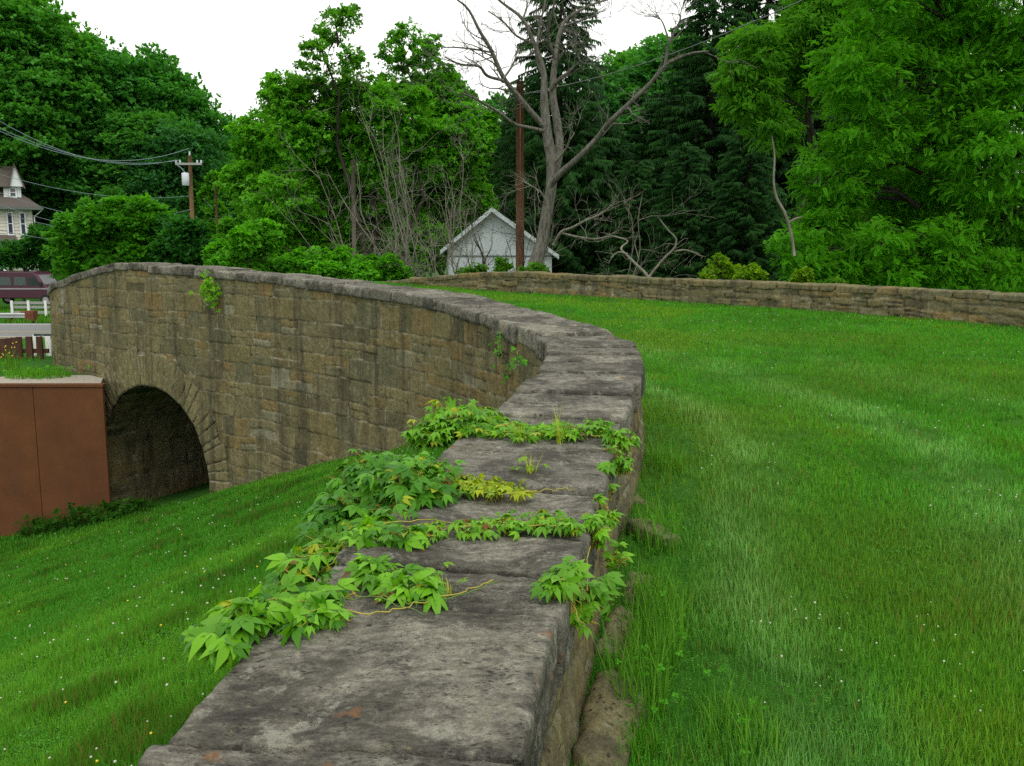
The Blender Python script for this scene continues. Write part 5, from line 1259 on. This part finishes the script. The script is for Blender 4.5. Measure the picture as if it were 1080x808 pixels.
def creeper(label, blobs, n, size, c1, c2, seed, runners=(), upright=.3, stem='stem'):
    """blobs: (px, py, Y, rx_px, ry_px) clumps resting on the coping or hanging over its edges"""
    rng = np.random.default_rng(seed); b0 = at(*blobs[0][:3]); e_ = empty('virginia_creeper', b0, label, 'climbing plant', 'creeper growing over the coping')
    Vs, Fs, Cs = [], [], []; base = 0; mb = MB(); tot = sum(b[3] * b[4] for b in blobs)
    for (px, py, Y, rx, ry) in blobs:
        c = at(px, py, Y) - b0; k_ = max(3, int(3.1 * n * rx * ry / tot)); Rx = rx / FPX * Y; Rz = ry / FPX * Y
        p = nrmz(rng.normal(size=(k_, 3))) * (rng.random((k_, 1)) ** .4) * np.where(rng.random((k_, 1)) < .2, 1.45, 1); p[:, 1] *= 1.4; p[:, 2] = np.abs(p[:, 2]) * 1.0 - .45 * (rng.random(k_) < .35)
        pos = c + p * np.array([Rx, Rx * .8, Rz])
        # keep leaves above the stone
        for i in range(k_):
            wx, wy = pos[i, 0] + b0[0], pos[i, 1] + b0[1]
            sd = float(sdist(np.array([wx]), np.array([wy]), AC[:45])[0])
            if abs(sd) < .33: pos[i, 2] = max(pos[i, 2], top_z(wx, wy) + .012 + .02 * rng.random() - b0[2])
        out = p * np.array([1, 1, .5]) + np.array([0, -.35, 0]) + rng.normal(size=(k_, 3)) * .45
        out[:, 2] = out[:, 2] * .4 + upright * .2 - .1
        up = np.array([0, -.3, 1]) + p * .5 + rng.normal(size=(k_, 3)) * .42
        for q in range(3):
            mk = (np.arange(k_) % 3) == q
            if not mk.any(): continue
            sc_l = size * .58 * rng.uniform(.35, 1.25, mk.sum()); V, F = scatter(*TC[q], pos[mk], frames(out[mk], up[mk]), sc_l)
            m_ = rng.random((mk.sum(), 1)); C = np.array(c1) * (1 - m_) + np.array(c2) * m_
            yl = rng.random(mk.sum()); C[yl < .05] = (.24, .30, .03); C[yl > .99] = (.12, .07, .02)
            Vs.append(V); Fs.append(F + base); base += len(V); Cs.append(np.repeat(C, len(TC[q][0]), 0))
        root = c + np.array([0, .02, -Rz * .7])
        for i in range(0, k_):
            a = root + rng.normal(size=3) * [Rx * .35, Rx * .3, .004]; mid = (a + pos[i]) / 2 + [0, 0, .02]
            mb.tube([a, mid, pos[i] - [0, 0, .003]], [.0017, .0014, .001], 4)
    for q in range(7):
        bb = blobs[rng.integers(len(blobs))]; a0 = rng.uniform(0, 6.28); L = []
        for t in np.linspace(0, 1, 5): L.append((bb[0] + math.cos(a0 + t) * bb[3] * t * 1.5, bb[1] + math.sin(a0 + t * .7) * bb[4] * t * .8, bb[2]))
        runners = list(runners) + [(L, .0022)]
    for L, r in runners:
        P = []
        for (px, py, Y) in L:
            q = at(px, py, Y); sd = float(sdist(np.array([q[0]]), np.array([q[1]]), AC[:45])[0])
            if abs(sd) < .34: q[2] = top_z(q[0], q[1]) + .014 + rng.uniform(0, .008)
            P.append(q - b0)
        P = catmull(P, 6); P = P + rng.normal(size=P.shape) * [.006, .006, .002]; mb.tube(P, [r * .6] * len(P), 5)
    mesh('leaves', np.vstack(Vs), np.vstack(Fs), M['creeper'], e_, False, {'Col': ('FLOAT_COLOR', np.vstack(Cs))})
    mb.build('stems', M[stem], e_, True); return e_
G1, G2 = (.05, .17, .016), (.13, .33, .03); D1, D2 = (.025, .12, .016), (.085, .26, .03); Y1, Y2 = (.14, .25, .02), (.26, .33, .025)
creeper('dense bright creeper mound hanging over the valley edge, farthest along the coping', [(478, 448, 3.75, 34, 20), (450, 462, 3.7, 22, 14), (500, 440, 3.85, 24, 12), (510, 460, 3.7, 28, 9)], 230, .068, G1, (.12, .31, .03), 1)
creeper('low creeper row filling the joint across the coping, farthest from the camera', [(560, 460, 3.6, 26, 10), (598, 455, 3.6, 22, 11), (630, 452, 3.6, 16, 12), (540, 462, 3.6, 18, 6)], 60, .058, G1, G2, 2, [([(520, 468, 3.55), (560, 468, 3.55), (600, 466, 3.55), (640, 464, 3.5)], .003)], .6)
creeper('largest dark green creeper mound with broad leaves at the left of the coping', [(405, 515, 2.95, 50, 30), (445, 515, 2.85, 40, 28), (370, 535, 2.85, 30, 20), (430, 535, 2.8, 45, 16), (350, 550, 2.75, 24, 14), (395, 500, 3.05, 34, 22), (440, 500, 3.0, 30, 20)], 235, .088, D1, D2, 3, [([(480, 528, 2.85), (510, 540, 2.78), (540, 545, 2.75), (580, 537, 2.8), (605, 538, 2.8)], .0026)])
creeper('sparse yellow-green creeper trailing right of the largest mound', [(500, 525, 2.85, 22, 12), (520, 540, 2.8, 22, 9), (545, 543, 2.78, 16, 5), (485, 515, 2.9, 12, 9)], 42, .045, Y1, Y2, 4, [([(470, 505, 2.95), (495, 520, 2.88), (520, 536, 2.8), (560, 545, 2.76)], .003)])
creeper('creeper mound spilling off the left edge between the largest and the nearest clumps', [(355, 590, 2.42, 42, 22), (390, 578, 2.45, 34, 18), (320, 600, 2.35, 28, 20), (425, 590, 2.38, 24, 14)], 95, .078, D1, G2, 5, [([(340, 600, 2.3), (390, 580, 2.42), (440, 572, 2.5), (500, 582, 2.45), (560, 575, 2.5)], .0028)])
creeper('creeper row across the coping with yellowish stems, in the middle joint', [(500, 580, 2.45, 22, 7), (535, 576, 2.47, 24, 9), (570, 575, 2.5, 24, 10), (600, 580, 2.45, 14, 12), (460, 582, 2.42, 18, 6)], 62, .05, G1, (.13, .31, .03), 6, [([(430, 585, 2.4), (480, 585, 2.43), (540, 582, 2.45), (600, 584, 2.45)], .003)])
creeper('upright creeper tuft with long stalks standing on the joint nearest the camera', [(400, 608, 2.12, 26, 14), (432, 622, 2.02, 30, 15), (450, 625, 2.0, 22, 14), (390, 600, 2.15, 20, 12)], 36, .075, G1, G2, 7, [([(400, 640, 1.98), (440, 655, 1.93), (480, 640, 1.96), (520, 625, 2.05)], .0026), ([(360, 650, 1.95), (400, 645, 1.95), (450, 668, 1.88)], .0022)], .8, 'stemgreen')
creeper('nearest creeper clump drooping over the left edge above the bank', [(262, 655, 1.85, 38, 24), (300, 640, 1.92, 34, 20), (235, 675, 1.78, 26, 22), (330, 655, 1.86, 28, 18), (345, 630, 1.98, 24, 16)], 72, .085, D1, G2, 8, [([(300, 640, 1.95), (340, 655, 1.9), (390, 660, 1.88), (440, 655, 1.92), (490, 630, 2.0), (520, 622, 2.05)], .003), ([(310, 630, 1.95), (330, 612, 2.05), (300, 600, 2.1)], .0025)])
creeper('creeper clump hanging over the right edge of the coping, nearest the camera', [(585, 640, 2.05, 26, 12), (615, 632, 2.12, 24, 24), (605, 655, 2.05, 18, 14), (635, 625, 2.2, 14, 20)], 30, .07, G1, (.11, .28, .03), 9, [([(590, 640, 2.05), (615, 655, 2.05), (620, 600, 2.3)], .0025)])
creeper('creeper trailing down the lawn side of the wall, middle one', [(628, 568, 2.5, 12, 18), (640, 548, 2.7, 12, 14), (650, 590, 2.6, 9, 14)], 26, .055, G1, G2, 10)
creeper('creeper trailing down the lawn side of the wall, farthest one', [(650, 462, 3.45, 12, 14), (655, 490, 3.3, 14, 16), (640, 520, 3.05, 8, 14), (660, 470, 3.5, 10, 12)], 40, .058, G1, G2, 11)
# spiky little plants on the coping
def spiky(px, py, Y, h, n, label, seed):
    rng = np.random.default_rng(seed); b = at(px, py, Y); b[2] = top_z(b[0], b[1]) - .003; e_ = empty('grass_tuft', b, label, 'plant', 'small tufts rooted in coping joints')
    V, F, C = tuft(0, 0, lambda x, y: x * 0, (.015, .012), n, h, .004, (.13, .22, .03), (.30, .32, .06), rng); mesh('blades', V, F, M['grass'], e_, False, {'Col': ('FLOAT_COLOR', C)})
    k_ = 7; p = rng.normal(size=(k_, 3)) * [.035, .03, .01] + [0, 0, .035]; V, F = scatter(*TC[0], p, frames(rng.normal(size=(k_, 3)) * [1, 1, .2], rng.normal(size=(k_, 3)) * .3 + [0, 0, 1]), np.full(k_, .03)); 
    mesh('leaves', V, F, M['creeper'], e_, False, {'Col': ('FLOAT_COLOR', np.repeat(np.tile([.13, .27, .03], (k_, 1)), len(TC[0][0]), 0))})
spiky(560, 508, 3.02, .10, 26, 'small spiky yellow-green tuft alone on the bare slab in mid coping', 1)
spiky(548, 470, 3.5, .13, 22, 'grass-like tuft in the farthest creeper row, left part', 2)
spiky(590, 466, 3.5, .15, 22, 'grass-like tuft in the farthest creeper row, right part', 3)
spiky(470, 628, 2.05, .05, 10, 'tiny tuft beside the nearest upright creeper', 4)
# weeds along the lawn foot of the wall
for i, (x, y, h, lb) in enumerate([(.36, 2.45, .2, 'dark green weeds at the wall foot nearest the camera on the lawn side'), (.52, 3.0, .2, 'leafy weeds at the wall foot below the right creeper clump'), (.62, 3.7, .18, 'weed clump at the lawn foot of the wall beyond the loose stone'), (.85, 4.9, .16, 'weed clump at the lawn foot where the wall bulges'), (.60, 2.2, .14, 'small weeds beside the nearest footing stone'), (.46, 2.72, .22, 'upright grass clump against the wall foot')]):
    b = np.array([x, y, float(lawn_z(np.array([x]), np.array([y]))[0])]); e_ = empty('weed_clump', b, lb, 'weed', 'weeds along the lawn foot of the wall')
    V, F, C = tuft(0, 0, lambda x, y: x * 0, (.09, .18), 260, h, .0045, (.03, .12, .015), (.09, .22, .03), rg); mesh('blades', V, F, M['grass'], e_, False, {'Col': ('FLOAT_COLOR', C)})
    k_ = 36; p = np.stack([rg.normal(size=k_) * .06, rg.normal(size=k_) * .12, rg.uniform(.01, h * .7, k_)], -1)
    V, F = scatter(*TS, p, frames(rg.normal(size=(k_, 3)) + [0, 0, .2], rg.normal(size=(k_, 3)) * .35 + [0, 0, 1]), (.026 if True else 0) * rg.uniform(.6, 1.3, k_)); m_ = rg.random((k_, 1))
    mesh('leaves', V, F, M['leaf'], e_, False, {'Col': ('FLOAT_COLOR', np.repeat(np.array((.025, .09, .012)) * (1 - m_) + np.array((.06, .19, .02)) * m_, len(TS[0]), 0))})
# ================================================================== sky and light
w = bpy.data.worlds.new('World'); sc.world = w; w.use_nodes = True; nt = w.node_tree; nt.nodes.clear(); N = NT(nt)
sky = N.n('ShaderNodeTexSky', sky_type='NISHITA'); sky.sun_disc = False; sky.sun_elevation = math.radians(58); sky.sun_rotation = math.radians(200); sky.dust_density = 4; sky.air_density = 1.0
cl = N.mix(.92, sky.outputs[0], (12.2, 12.1, 11.6))
bg = N.n('ShaderNodeBackground'); N.l(cl, bg.inputs[0]); bg.inputs[1].default_value = .1
wo = N.n('ShaderNodeOutputWorld'); N.l(bg.outputs[0], wo.inputs[0])
sd = bpy.data.lights.new('sun', 'SUN'); sd.energy = .9; sd.angle = math.radians(25); sd.color = (1, .97, .92)
so_ = bpy.data.objects.new('sun', sd); col.objects.link(so_); so_.rotation_euler = (math.radians(32), 0, math.radians(200 - 180 + 0))
so_.rotation_euler = Vector((-math.sin(math.radians(200)) * -math.cos(math.radians(58)), -math.cos(math.radians(200)) * math.cos(math.radians(58)), -math.sin(math.radians(58)))).to_track_quat('-Z', 'Y').to_euler()
sc.view_settings.view_transform = 'Standard'; sc.view_settings.look = 'None'; sc.view_settings.gamma = 1; sc.view_settings.exposure = 0.4
sc.cycles.max_bounces = 8; sc.cycles.diffuse_bounces = 5; sc.cycles.transmission_bounces = 5; sc.cycles.use_denoising = False
